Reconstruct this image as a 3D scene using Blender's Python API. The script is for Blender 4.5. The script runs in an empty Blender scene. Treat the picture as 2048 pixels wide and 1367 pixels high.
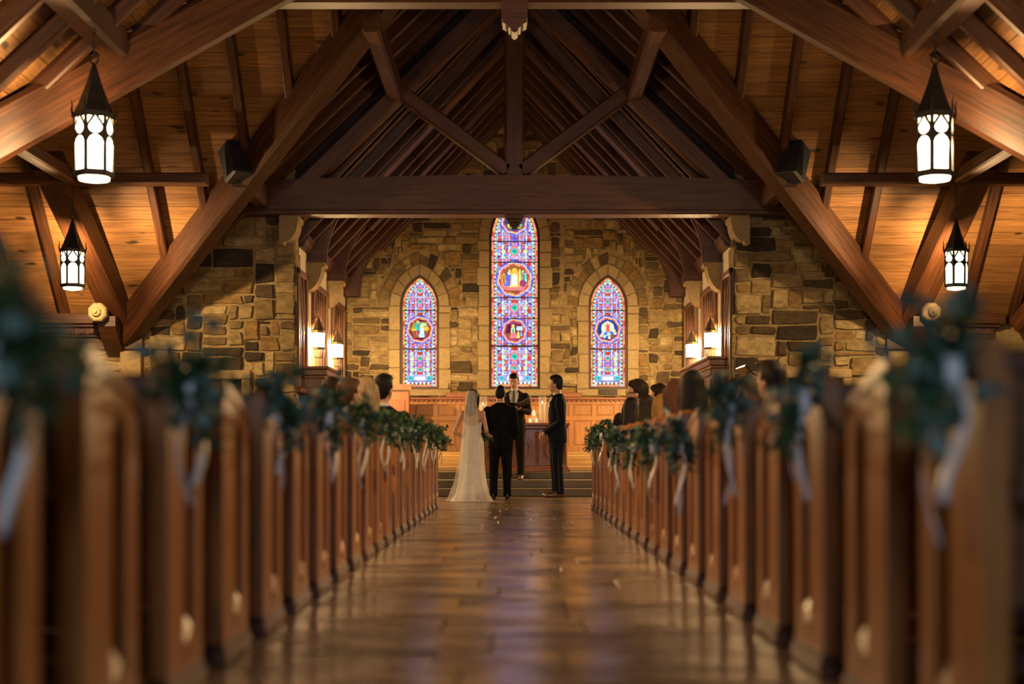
import bpy, bmesh, math, random
from mathutils import Vector, Matrix
from mathutils.geometry import tessellate_polygon
R = random.Random(11)
sc = bpy.context.scene
COL = sc.collection
PI = math.pi

# ------------------------------------------------------------------ camera, world, light, exposure
FPX, CX, CY, EYE = 3000.0, 1029.0, 903.0, 0.7
cam_d = bpy.data.cameras.new('camera')
cam_d.sensor_width = 36.0
cam_d.lens = 36.0 * FPX / 2048.0
cam_d.shift_x = -(CX - 1024.0) / 2048.0
cam_d.shift_y = (CY - 683.5) / 2048.0
cam_d.clip_start = 0.05
cam_d.clip_end = 200
cam_d.dof.use_dof = True
cam_d.dof.focus_distance = 22.6
cam_d.dof.aperture_fstop = 1.2
cam = bpy.data.objects.new('camera', cam_d)
cam.location = (0, 0, EYE)
cam.rotation_euler = (PI / 2, 0, 0)
COL.objects.link(cam)
sc.camera = cam

w = bpy.data.worlds.new('world')
sc.world = w
w.use_nodes = True
w.node_tree.nodes['Background'].inputs[0].default_value = (0.35, 0.5, 0.9, 1)
w.node_tree.nodes['Background'].inputs[1].default_value = 0.02
w.cycles.sampling_method = 'NONE'

sc.view_settings.view_transform = 'Standard'
sc.view_settings.look = 'None'
sc.view_settings.gamma = 1.0
sc.view_settings.use_curve_mapping = False
sc.view_settings.exposure = 0.0
sc.cycles.use_denoising = True
sc.cycles.use_adaptive_sampling = True
sc.cycles.adaptive_threshold = 0.035
sc.cycles.max_bounces = 5
sc.cycles.diffuse_bounces = 1
sc.cycles.glossy_bounces = 2
sc.cycles.transparent_max_bounces = 12
sc.cycles.sample_clamp_indirect = 6.0

LANTERN_W = 1400.0     # bulb in each nave lantern
SCONCE_W = 1050.0      # bulb in each chancel sconce
DAY_E = 17.0           # daylight in the west window behind the camera
GLASS_E = 1.35         # daylight behind the stained glass


def P(px, py, d):
    """point of the place at depth d that the photograph shows at pixel px, py"""
    return Vector(((px - CX) * d / FPX, d, EYE + (CY - py) * d / FPX))


# ------------------------------------------------------------------ materials
MATS = {}


def nt(name):
    m = bpy.data.materials.new(name)
    m.use_nodes = True
    t = m.node_tree
    return m, t, t.nodes, t.links, t.nodes['Principled BSDF']


def rgba(c):
    return (c[0], c[1], c[2], 1)


def wood(name, dark, light, rough=0.42, axis=0, scale=1.0, coat=0.0, rand=0.35, knots=False, bump=0.12, spec=0.5):
    m, t, N, L, b = nt(name)
    tc = N.new('ShaderNodeTexCoord')
    mp = N.new('ShaderNodeMapping')
    s = [22 * scale] * 3
    s[axis] = 1.1 * scale
    mp.inputs['Scale'].default_value = s
    L.new(tc.outputs['Object'], mp.inputs[0])
    oi = N.new('ShaderNodeObjectInfo')
    mul = N.new('ShaderNodeMath'); mul.operation = 'MULTIPLY'; mul.inputs[1].default_value = 37.0
    L.new(oi.outputs['Random'], mul.inputs[0])
    cb = N.new('ShaderNodeCombineXYZ')
    for k in range(3):
        L.new(mul.outputs[0], cb.inputs[k])
    L.new(cb.outputs[0], mp.inputs['Location'])
    n1 = N.new('ShaderNodeTexNoise'); n1.inputs['Scale'].default_value = 1.6
    n1.inputs['Detail'].default_value = 6; n1.inputs['Distortion'].default_value = 0.6
    L.new(mp.outputs[0], n1.inputs['Vector'])
    rp = N.new('ShaderNodeValToRGB')
    rp.color_ramp.elements[0].position = 0.3; rp.color_ramp.elements[0].color = rgba(dark)
    rp.color_ramp.elements[1].position = 0.72; rp.color_ramp.elements[1].color = rgba(light)
    L.new(n1.outputs['Fac'], rp.inputs[0])
    hv = N.new('ShaderNodeHueSaturation')
    mr = N.new('ShaderNodeMapRange')
    mr.inputs[3].default_value = 1 - rand; mr.inputs[4].default_value = 1 + rand
    L.new(oi.outputs['Random'], mr.inputs[0])
    L.new(mr.outputs[0], hv.inputs['Value'])
    L.new(rp.outputs[0], hv.inputs['Color'])
    out = hv.outputs[0]
    if knots:
        vo = N.new('ShaderNodeTexVoronoi'); vo.inputs['Scale'].default_value = 1.0
        mp2 = N.new('ShaderNodeMapping')
        s2 = [5.0] * 3; s2[axis] = 1.9
        mp2.inputs['Scale'].default_value = s2
        L.new(tc.outputs['Object'], mp2.inputs[0]); L.new(cb.outputs[0], mp2.inputs['Location'])
        nz = N.new('ShaderNodeTexNoise'); nz.inputs['Scale'].default_value = 2.0
        ad = N.new('ShaderNodeMixRGB'); ad.inputs[0].default_value = 0.25
        L.new(mp2.outputs[0], nz.inputs['Vector']); L.new(mp2.outputs[0], ad.inputs[1]); L.new(nz.outputs['Color'], ad.inputs[2])
        L.new(ad.outputs[0], vo.inputs['Vector'])
        kr = N.new('ShaderNodeValToRGB')
        kr.color_ramp.elements[0].position = 0.09; kr.color_ramp.elements[0].color = (1, 1, 1, 1)
        kr.color_ramp.elements[1].position = 0.16; kr.color_ramp.elements[1].color = (0, 0, 0, 1)
        L.new(vo.outputs['Distance'], kr.inputs[0])
        mx = N.new('ShaderNodeMixRGB'); mx.inputs[2].default_value = rgba([c * 0.35 for c in dark])
        L.new(kr.outputs[0], mx.inputs[0]); L.new(out, mx.inputs[1])
        out = mx.outputs[0]
    L.new(out, b.inputs['Base Color'])
    b.inputs['Roughness'].default_value = rough
    b.inputs['Specular IOR Level'].default_value = spec
    b.inputs['Coat Weight'].default_value = coat
    b.inputs['Coat Roughness'].default_value = 0.12
    if bump:
        bp = N.new('ShaderNodeBump'); bp.inputs['Strength'].default_value = bump; bp.inputs['Distance'].default_value = 0.01
        L.new(n1.outputs['Fac'], bp.inputs['Height']); L.new(bp.outputs[0], b.inputs['Normal'])
    MATS[name] = m
    return m


def stone(name, cols, rough=0.85, scale=6.0, island=False, bump=0.5, vary=0.5):
    m, t, N, L, b = nt(name)
    if island:
        rnd = N.new('ShaderNodeNewGeometry').outputs['Random Per Island']
    else:
        rnd = N.new('ShaderNodeObjectInfo').outputs['Random']
    rp = N.new('ShaderNodeValToRGB'); rp.color_ramp.interpolation = 'CONSTANT'
    e = rp.color_ramp.elements
    while len(e) < len(cols):
        e.new(0.5)
    for i, c in enumerate(cols):
        e[i].position = i / len(cols); e[i].color = rgba(c)
    L.new(rnd, rp.inputs[0])
    tc = N.new('ShaderNodeTexCoord')
    n1 = N.new('ShaderNodeTexNoise'); n1.inputs['Scale'].default_value = scale; n1.inputs['Detail'].default_value = 8
    n1.inputs['Roughness'].default_value = 0.65
    mp = N.new('ShaderNodeMapping'); mp.inputs['Scale'].default_value = (1, 1, 1.8)
    cb = N.new('ShaderNodeCombineXYZ'); ml = N.new('ShaderNodeMath'); ml.operation = 'MULTIPLY'; ml.inputs[1].default_value = 53.0
    L.new(rnd, ml.inputs[0])
    for k in range(3):
        L.new(ml.outputs[0], cb.inputs[k])
    L.new(cb.outputs[0], mp.inputs['Location'])
    L.new(tc.outputs['Object'], mp.inputs[0]); L.new(mp.outputs[0], n1.inputs['Vector'])
    mr = N.new('ShaderNodeMapRange'); mr.inputs[1].default_value = 0.3; mr.inputs[2].default_value = 0.7
    mr.inputs[3].default_value = 1 - vary; mr.inputs[4].default_value = 1 + vary * 0.7
    L.new(n1.outputs['Fac'], mr.inputs[0])
    hv = N.new('ShaderNodeHueSaturation')
    L.new(mr.outputs[0], hv.inputs['Value']); L.new(rp.outputs[0], hv.inputs['Color'])
    L.new(hv.outputs[0], b.inputs['Base Color'])
    b.inputs['Roughness'].default_value = rough
    bp = N.new('ShaderNodeBump'); bp.inputs['Strength'].default_value = bump; bp.inputs['Distance'].default_value = 0.03
    L.new(n1.outputs['Fac'], bp.inputs['Height']); L.new(bp.outputs[0], b.inputs['Normal'])
    MATS[name] = m
    return m


def plain(name, col, rough=0.6, metal=0.0, noise=0.12, nscale=30.0, bump=0.0, sheen=0.0, spec=0.5, stretch=None, trans=0.0, coat=0.0):
    m, t, N, L, b = nt(name)
    tc = N.new('ShaderNodeTexCoord')
    n1 = N.new('ShaderNodeTexNoise'); n1.inputs['Scale'].default_value = nscale; n1.inputs['Detail'].default_value = 4
    if stretch:
        mp = N.new('ShaderNodeMapping'); mp.inputs['Scale'].default_value = stretch
        L.new(tc.outputs['Object'], mp.inputs[0]); L.new(mp.outputs[0], n1.inputs['Vector'])
    else:
        L.new(tc.outputs['Object'], n1.inputs['Vector'])
    rp = N.new('ShaderNodeValToRGB')
    rp.color_ramp.elements[0].position = 0.3; rp.color_ramp.elements[0].color = rgba([max(0, c * (1 - noise)) for c in col])
    rp.color_ramp.elements[1].position = 0.7; rp.color_ramp.elements[1].color = rgba([min(1, c * (1 + noise)) for c in col])
    L.new(n1.outputs['Fac'], rp.inputs[0]); L.new(rp.outputs[0], b.inputs['Base Color'])
    b.inputs['Roughness'].default_value = rough
    b.inputs['Metallic'].default_value = metal
    b.inputs['Sheen Weight'].default_value = sheen
    b.inputs['Specular IOR Level'].default_value = spec
    b.inputs['Transmission Weight'].default_value = trans
    b.inputs['Coat Weight'].default_value = coat
    if bump:
        bp = N.new('ShaderNodeBump'); bp.inputs['Strength'].default_value = bump; bp.inputs['Distance'].default_value = 0.01
        L.new(n1.outputs['Fac'], bp.inputs['Height']); L.new(bp.outputs[0], b.inputs['Normal'])
    MATS[name] = m
    return m


def emit(name, col, strength, noise=0.0, nscale=20.0):
    m = bpy.data.materials.new(name); m.use_nodes = True
    t = m.node_tree; N = t.nodes; L = t.links
    N.remove(N['Principled BSDF'])
    e = N.new('ShaderNodeEmission'); e.inputs[1].default_value = strength; e.inputs[0].default_value = rgba(col)
    if noise:
        tc = N.new('ShaderNodeTexCoord'); n1 = N.new('ShaderNodeTexNoise'); n1.inputs['Scale'].default_value = nscale
        L.new(tc.outputs['Object'], n1.inputs['Vector'])
        rp = N.new('ShaderNodeValToRGB')
        rp.color_ramp.elements[0].position = 0.3; rp.color_ramp.elements[0].color = rgba([c * (1 - noise) for c in col])
        rp.color_ramp.elements[1].position = 0.7; rp.color_ramp.elements[1].color = rgba([min(1, c * (1 + noise)) for c in col])
        L.new(n1.outputs['Fac'], rp.inputs[0]); L.new(rp.outputs[0], e.inputs[0])
    L.new(e.outputs[0], N['Material Output'].inputs[0])
    MATS[name] = m
    return m


def veil_mat(name, col, alpha):
    m, t, N, L, b = nt(name)
    b.inputs['Base Color'].default_value = rgba(col); b.inputs['Roughness'].default_value = 0.8
    tc = N.new('ShaderNodeTexCoord'); n1 = N.new('ShaderNodeTexNoise'); n1.inputs['Scale'].default_value = 9
    mp = N.new('ShaderNodeMapping'); mp.inputs['Scale'].default_value = (3, 3, 0.25)
    L.new(tc.outputs['Object'], mp.inputs[0]); L.new(mp.outputs[0], n1.inputs['Vector'])
    mr = N.new('ShaderNodeMapRange'); mr.inputs[1].default_value = 0.3; mr.inputs[2].default_value = 0.7
    mr.inputs[3].default_value = alpha * 0.85; mr.inputs[4].default_value = alpha * 1.15
    L.new(n1.outputs['Fac'], mr.inputs[0]); L.new(mr.outputs[0], b.inputs['Alpha'])
    MATS[name] = m
    return m


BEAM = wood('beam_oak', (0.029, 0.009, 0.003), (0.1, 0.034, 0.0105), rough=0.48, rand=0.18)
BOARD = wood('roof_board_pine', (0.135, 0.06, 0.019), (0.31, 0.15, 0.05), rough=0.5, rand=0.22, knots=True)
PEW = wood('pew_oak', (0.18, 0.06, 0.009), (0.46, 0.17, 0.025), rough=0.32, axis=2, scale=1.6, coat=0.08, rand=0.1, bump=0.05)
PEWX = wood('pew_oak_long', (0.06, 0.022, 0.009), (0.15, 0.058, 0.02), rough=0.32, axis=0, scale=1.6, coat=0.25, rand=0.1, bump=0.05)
ALTAR = wood('altar_oak', (0.17, 0.055, 0.015), (0.36, 0.125, 0.036), rough=0.38, axis=2, scale=1.8, coat=0.15, rand=0.1)
WAINS = wood('wainscot_oak', (0.28, 0.12, 0.03), (0.5, 0.23, 0.065), rough=0.45, axis=2, scale=1.5, rand=0.12, bump=0.08)
WFRAME = wood('window_oak', (0.09, 0.032, 0.01), (0.2, 0.08, 0.025), rough=0.5, axis=2, scale=1.5, rand=0.1)
STEPW = wood('step_boards', (0.3, 0.17, 0.055), (0.48, 0.3, 0.11), rough=0.5, axis=0, rand=0.12)
RUBBLE_COLS = [(0.035, 0.023, 0.012), (0.2, 0.135, 0.052), (0.05, 0.033, 0.017), (0.27, 0.19, 0.08), (0.13, 0.085, 0.034), (0.36, 0.265, 0.115),
               (0.24, 0.145, 0.045), (0.4, 0.3, 0.14), (0.08, 0.05, 0.022), (0.3, 0.215, 0.09), (0.18, 0.125, 0.052)]
RUBBLE = stone('rubble_stone', RUBBLE_COLS, scale=7.0, vary=0.55, bump=0.8)
RUBBLE_I = stone('rubble_stone_far', RUBBLE_COLS, scale=7.0, island=True, vary=0.55, bump=0.8)
DRESSED = stone('dressed_stone', [(0.3, 0.22, 0.105), (0.38, 0.28, 0.135), (0.33, 0.245, 0.115)], scale=12.0, vary=0.25, bump=0.4)
MORTAR = plain('lime_mortar', (0.27, 0.195, 0.088), rough=0.95, noise=0.3, nscale=14, bump=0.4)
PLAINWALL = plain('stone_wall_plain', (0.16, 0.11, 0.05), rough=0.9, noise=0.5, nscale=3, bump=0.4)
PLASTER = plain('white_plaster', (0.72, 0.62, 0.45), rough=0.9, noise=0.05, nscale=5)
IRON = plain('black_iron', (0.016, 0.014, 0.012), rough=0.5, metal=0.4, noise=0.3, bump=0.2)
LEAD = plain('lead_came', (0.012, 0.011, 0.012), rough=0.7, noise=0.2)
BLACK = plain('black_plastic', (0.012, 0.013, 0.017), rough=0.45, noise=0.2)
BLACKGLOSS = plain('black_lacquer', (0.008, 0.008, 0.01), rough=0.12, noise=0.1, coat=0.5)


def lit_glass(name, col, strength, clear):
    """seeded glass lit by the bulb behind it: glows, and lets the bulb's light through"""
    m = emit(name, col, strength, noise=0.12, nscale=14)
    t = m.node_tree; N = t.nodes; L = t.links
    e = next(n for n in N if n.type == 'EMISSION')
    tr = N.new('ShaderNodeBsdfTransparent'); mx = N.new('ShaderNodeMixShader'); mx.inputs[0].default_value = 1 - clear
    L.new(tr.outputs[0], mx.inputs[1]); L.new(e.outputs[0], mx.inputs[2]); L.new(mx.outputs[0], N['Material Output'].inputs[0])
    m.cycles.emission_sampling = 'NONE'
    return m


PANE = lit_glass('lantern_glass', (1.0, 0.82, 0.52), 9.0, .6)
SPANE = lit_glass('sconce_glass', (1.0, 0.82, 0.5), 12.0, .6)


def bulb(parent, z, watts, r=.03):
    l = bpy.data.lights.new('bulb', 'POINT'); l.energy = watts; l.color = (1.0, .63, .28); l.shadow_soft_size = r
    o = bpy.data.objects.new('bulb', l); COL.objects.link(o); o.parent = parent; o.location = (0, 0, z)

FLAME = emit('candle_flame', (1.0, 0.6, 0.2), 70.0)
DAY = emit('west_daylight', (0.55, 0.72, 1.0), DAY_E)


# ------------------------------------------------------------------ mesh building
class MB:
    def __init__(s):
        s.v = []; s.f = []; s.m = []

    def add(s, vs, fs, mi=0):
        o = len(s.v)
        s.v.extend([tuple(p) for p in vs])
        for f in fs:
            s.f.append(tuple(i + o for i in f)); s.m.append(mi)
        return s

    def box(s, a, b, mi=0):
        x0, y0, z0 = a; x1, y1, z1 = b
        v = [(x0, y0, z0), (x1, y0, z0), (x1, y1, z0), (x0, y1, z0), (x0, y0, z1), (x1, y0, z1), (x1, y1, z1), (x0, y1, z1)]
        return s.add(v, [(0, 3, 2, 1), (4, 5, 6, 7), (0, 1, 5, 4), (1, 2, 6, 5), (2, 3, 7, 6), (3, 0, 4, 7)], mi)

    def cbox(s, a, b, c=0.01, mi=0):
        """box whose edges are chamfered by c"""
        x0, x1 = sorted((a[0], b[0])); y0, y1 = sorted((a[1], b[1])); z0, z1 = sorted((a[2], b[2]))
        c = min(c, (x1 - x0) * .45, (y1 - y0) * .45, (z1 - z0) * .45)
        vs = []; idx = {}
        for i, x in enumerate((x0, x1)):
            for j, y in enumerate((y0, y1)):
                for k, z in enumerate((z0, z1)):
                    sx = c if i == 0 else -c; sy = c if j == 0 else -c; sz = c if k == 0 else -c
                    for ax, p in enumerate(((x, y + sy, z + sz), (x + sx, y, z + sz), (x + sx, y + sy, z))):
                        idx[(i, j, k, ax)] = len(vs); vs.append(p)
        I = lambda i, j, k, ax: idx[(i, j, k, ax)]
        fs = []
        for q in (0, 1):
            fs.append([I(q, 0, 0, 0), I(q, 1, 0, 0), I(q, 1, 1, 0), I(q, 0, 1, 0)])
            fs.append([I(0, q, 0, 1), I(1, q, 0, 1), I(1, q, 1, 1), I(0, q, 1, 1)])
            fs.append([I(0, 0, q, 2), I(1, 0, q, 2), I(1, 1, q, 2), I(0, 1, q, 2)])
            for r in (0, 1):
                fs.append([I(0, q, r, 1), I(1, q, r, 1), I(1, q, r, 2), I(0, q, r, 2)])
                fs.append([I(q, 0, r, 0), I(q, 1, r, 0), I(q, 1, r, 2), I(q, 0, r, 2)])
                fs.append([I(q, r, 0, 0), I(q, r, 1, 0), I(q, r, 1, 1), I(q, r, 0, 1)])
                for t in (0, 1):
                    fs.append([I(q, r, t, 0), I(q, r, t, 1), I(q, r, t, 2)])
        cen = Vector(((x0 + x1) / 2, (y0 + y1) / 2, (z0 + z1) / 2))
        out = []
        for f in fs:
            p = [Vector(vs[i]) for i in f]
            n = (p[1] - p[0]).cross(p[2] - p[0])
            fc = sum(p, Vector()) / len(p)
            out.append(tuple(f) if n.dot(fc - cen) > 0 else tuple(reversed(f)))
        return s.add(vs, out, mi)

    def rings(s, rs, cap=True, mi=0, closed=True):
        n = len(rs[0]); v = [p for r in rs for p in r]; f = []
        for a in range(len(rs) - 1):
            for i in range(n if closed else n - 1):
                j = (i + 1) % n
                f.append((a * n + i, a * n + j, (a + 1) * n + j, (a + 1) * n + i))
        if cap and closed:
            f.append(tuple(reversed(range(n)))); f.append(tuple(range((len(rs) - 1) * n, len(rs) * n)))
        return s.add(v, f, mi)

    def loft(s, pts, rad, seg=10, mi=0, up=(0, 0, 1), cap=True):
        """tube through pts; rad is a number or (a, b) at each point"""
        pts = [Vector(p) for p in pts]; rs = []
        u0 = Vector(up)
        for i, p in enumerate(pts):
            t = (pts[min(i + 1, len(pts) - 1)] - pts[max(i - 1, 0)]).normalized()
            u = u0 - t * u0.dot(t)
            if u.length < 1e-3:
                u = Vector((0, 1, 0)) - t * t.y
                if u.length < 1e-3:
                    u = Vector((1, 0, 0)) - t * t.x
            u.normalize(); wv = t.cross(u)
            r = rad[i] if isinstance(rad, (list, tuple)) else rad
            a, b = r if isinstance(r, (list, tuple)) else (r, r)
            rs.append([p + wv * (a * math.cos(2 * PI * k / seg)) + u * (b * math.sin(2 * PI * k / seg)) for k in range(seg)])
        return s.rings(rs, cap, mi)

    def stack(s, rows, seg=16, mi=0, cap=True):
        """rows of (z, cx, cy, rx, ry): ellipses stacked upwards"""
        rs = [[(cx + rx * math.cos(2 * PI * k / seg), cy + ry * math.sin(2 * PI * k / seg), z) for k in range(seg)] for z, cx, cy, rx, ry in rows]
        return s.rings(rs, cap, mi)

    def lathe(s, prof, c=(0, 0, 0), seg=16, mi=0, rot=0.0, cap=True):
        rs = [[(c[0] + r * math.cos(2 * PI * k / seg + rot), c[1] + r * math.sin(2 * PI * k / seg + rot), c[2] + z) for k in range(seg)] for r, z in prof]
        return s.rings(rs, cap, mi)

    def ball(s, c, r, seg=10, mi=0):
        rx, ry, rz = r if isinstance(r, (list, tuple)) else (r, r, r)
        rows = []
        n = max(4, seg // 2)
        for i in range(n + 1):
            a = -PI / 2 + PI * i / n
            rows.append((c[2] + rz * math.sin(a), c[0], c[1], max(1e-4, rx * math.cos(a)), max(1e-4, ry * math.cos(a))))
        return s.stack(rows, seg, mi)

    def poly(s, outer, d0, d1, holes=(), fn=None, mi=0, back=True):
        """extrude a 2D outline (with holes) from depth d0 to d1; fn(u, v, depth) -> point"""
        fn = fn or (lambda u, v, d: (u, d, v))
        loops = [list(outer)] + [list(h) for h in holes]
        flat = [p for l in loops for p in l]
        tris = tessellate_polygon([[Vector((p[0], p[1], 0)) for p in l] for l in loops])
        n = len(flat)
        v = [fn(p[0], p[1], d0) for p in flat] + [fn(p[0], p[1], d1) for p in flat]
        f = [tuple(t) for t in tris]
        if back:
            f += [tuple(i + n for i in reversed(t)) for t in tris]
        o = 0
        for l in loops:
            k = len(l)
            for i in range(k):
                j = (i + 1) % k
                f.append((o + i, o + j, n + o + j, n + o + i))
            o += k
        return s.add(v, f, mi)

    def mesh(s, name, mats, smooth=False):
        me = bpy.data.meshes.new(name)
        me.from_pydata(s.v, [], s.f)
        for m in (mats if isinstance(mats, (list, tuple)) else [mats]):
            me.materials.append(m)
        if any(s.m):
            me.polygons.foreach_set('material_index', s.m)
        bm = bmesh.new(); bm.from_mesh(me)
        bmesh.ops.recalc_face_normals(bm, faces=bm.faces)
        bm.to_mesh(me); bm.free()
        if smooth:
            me.polygons.foreach_set('use_smooth', [True] * len(me.polygons))
        me.update()
        return me

    def build(s, name, mats, parent=None, loc=(0, 0, 0), smooth=False, rot=(0, 0, 0)):
        return inst(name, s.mesh(name, mats, smooth), parent, loc, rot)


def inst(name, me, parent=None, loc=(0, 0, 0), rot=(0, 0, 0), scale=None):
    o = bpy.data.objects.new(name, me)
    COL.objects.link(o)
    o.location = loc; o.rotation_euler = rot
    if scale:
        o.scale = scale
    if parent:
        o.parent = parent
    return o


def tag(o, label=None, cat=None, group=None, kind=None):
    if label: o['label'] = label
    if cat: o['category'] = cat
    if group: o['group'] = group
    if kind: o['kind'] = kind
    return o


def thing(name, label, cat, loc=(0, 0, 0), rotz=0.0, group=None, kind=None):
    o = bpy.data.objects.new(name, None)
    COL.objects.link(o)
    o.location = loc; o.rotation_euler = (0, 0, rotz); o.empty_display_size = 0.2
    return tag(o, label, cat, group, kind)


def dup(root, loc, rotz=None, label=None):
    r = root.copy(); COL.objects.link(r); r.location = loc
    if rotz is not None:
        r.rotation_euler = (0, 0, rotz)
    if label: r['label'] = label
    for ch in list(root.children):
        c = ch.copy(); COL.objects.link(c); c.parent = r
        for g in list(ch.children):
            d = g.copy(); COL.objects.link(d); d.parent = c
    return r


def beam_mesh(length, w, h, ch=0.03):
    """chamfered timber lying along local X, centred"""
    c = min(ch, w * .3, h * .3); a, b = w / 2, h / 2
    prof = [(-a + c, -b), (a - c, -b), (a, -b + c), (a, b - c), (a - c, b), (-a + c, b), (-a, b - c), (-a, -b + c)]
    m = MB()
    m.rings([[(x, y, z) for y, z in prof] for x in (-length / 2, length / 2)])
    return m


def beam(name, p0, p1, w, h, mat=None, parent=None, ch=0.03, up=(0, 0, 1)):
    p0 = Vector(p0); p1 = Vector(p1); d = p1 - p0
    x = d.normalized(); u = Vector(up)
    z = (u - x * u.dot(x))
    if z.length < 1e-4:
        z = Vector((0, 1, 0)) - x * x.y
    z.normalize(); y = z.cross(x)
    o = beam_mesh(d.length, w, h, ch).build(name, mat or BEAM, parent)
    M = Matrix((x, y, z)).transposed().to_4x4(); M.translation = (p0 + p1) / 2
    if parent:
        M = Matrix.Translation(-Vector(parent.location)) @ M
    o.matrix_local = M
    return o


def block(name, pts, y0, y1, mat, parent, ch=0.012):
    """dressed or rubble block: outline pts in the XZ plane, back at y0, front (towards the nave) at y1, edges chamfered"""
    n = len(pts)
    cx = sum(p[0] for p in pts) / n; cz = sum(p[1] for p in pts) / n
    off = Vector(parent.location) if parent else Vector()
    rad = max(0.02, sum(math.hypot(p[0] - cx, p[1] - cz) for p in pts) / n)
    k = max(0.6, 1 - ch / rad)
    m = MB()
    r0 = [(p[0] - cx, y0 - y1, p[1] - cz) for p in pts]
    r1 = [(p[0] - cx, ch, p[1] - cz) for p in pts]
    r2 = [((p[0] - cx) * k, 0, (p[1] - cz) * k) for p in pts]
    m.rings([r0, r1, r2])
    return m.build(name, mat, parent, (cx - off.x, y1 - off.y, cz - off.z))


def rubble(parent, x0, x1, z0, z1, yface, blocked, cell, limit=300, name='stone', seed=3, wmax=8, hmax=4, prio=None):
    """pack irregular stones on a wall face; the first `limit` become objects, the rest one stuff part"""
    rr = random.Random(seed)
    nx = int(round((x1 - x0) / cell)); nz = int(round((z1 - z0) / cell))
    occ = [[blocked(x0 + (i + .5) * cell, z0 + (j + .5) * cell) for i in range(nx)] for j in range(nz)]
    out = []
    for j in range(nz):
        for i in range(nx):
            if occ[j][i]:
                continue
            wd = rr.choice([2, 3, 3, 4, 4, 5, 6, 7, wmax]); ht = rr.choice([1, 2, 2, 2, 3, 3, hmax])
            if rr.random() < .12: wd, ht = wmax, rr.choice([2, 3])
            if wd <= 2: ht = min(ht, 3)
            if ht == 1: wd = max(3, wd)
            k = 0
            while k < wd and i + k < nx and not occ[j][i + k]:
                k += 1
            if i + k < nx and not occ[j][i + k] and (i + k + 1 >= nx or occ[j][i + k + 1]):
                k += 1
            wd = k; h = 1
            while h < ht and j + h < nz and all(not occ[j + h][i + q] for q in range(wd)):
                h += 1
            for a in range(h):
                for b in range(wd):
                    occ[j + a][i + b] = True
            out.append((x0 + i * cell, x0 + (i + wd) * cell, z0 + j * cell, z0 + (j + h) * cell))
    if prio:
        out.sort(key=prio)
    rest = MB()
    for q, (a, b, c, d) in enumerate(out):
        g = 0.011
        J = lambda: rr.uniform(-.012, 0.036)
        S = lambda: rr.uniform(-0.02, 0.02)
        pts = [(a + g + J(), c + g + J() * .8), ((a + b) / 2 + S(), c + g + J() * .5), (b - g - J(), c + g + J() * .8), (b - g - J() * .4, (c + d) / 2 + S()),
               (b - g - J(), d - g - J() * .8), ((a + b) / 2 + S(), d - g - J() * .5), (a + g + J(), d - g - J() * .8), (a + g + J() * .4, (c + d) / 2 + S())]
        pr = rr.uniform(0.012, 0.065)
        if q < limit:
            block(name, pts, yface + 0.03, yface - pr, RUBBLE, parent, 0.016)
        else:
            off = Vector(parent.location)
            cxx = (a + b) / 2; czz = (c + d) / 2
            rest.rings([[(p[0] - off.x, yface + .03 - off.y, p[1] - off.z) for p in pts], [(p[0] - off.x, yface - pr + .016 - off.y, p[1] - off.z) for p in pts],
                        [(cxx + (p[0] - cxx) * .93 - off.x, yface - pr - off.y, czz + (p[1] - czz) * .9 - off.z) for p in pts]])
    if rest.v:
        tag(rest.build('rubble_stones', RUBBLE_I, parent), kind='stuff')


def arch_pts(w, spring, apex, off=0.0, z0=None, n=12):
    """pointed-arch outline (half-width w): from bottom left up over the apex to bottom right"""
    r = apex - spring
    c = (r * r - w * w) / (2 * w)
    RR = w + c + off
    top = math.acos(max(-1, min(1, c / RR)))
    left = []; 
    for i in range(n + 1):
        a = top * i / n
        left.append((-(RR * math.cos(a) - c), spring + RR * math.sin(a)))
    pts = ([(-(w + off), z0)] if z0 is not None else []) + left
    right = [(-x, z) for x, z in reversed(left[:-1])]
    pts += right + ([((w + off), z0)] if z0 is not None else [])
    return pts

# ------------------------------------------------------------------ the building: sizes
NX, ZP, KN = 6.31, 2.9, 0.95          # nave half width, eaves height, roof slope
YN, YC, YE = 13.6, 19.05, 24.5        # near side, middle and far side of the crossing
ZA = ZP + KN * NX                     # ridge
KT = (ZA - ZP) / (YE - YC)            # transept roof slope
CH, YF = 3.6, 31.9                    # chancel half width, far wall
TX = 12.0                             # transept end
YW = -7.0                             # west wall
ZC, KC = 4.25, 1.06                   # chancel eaves and roof slope
zn = lambda x: ZP + KN * (NX - abs(x))
zt = lambda y: ZP + KT * (YE - y)
S = dict(kind='structure')

# floor with flagstones in the aisle
FLAG = None


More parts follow.
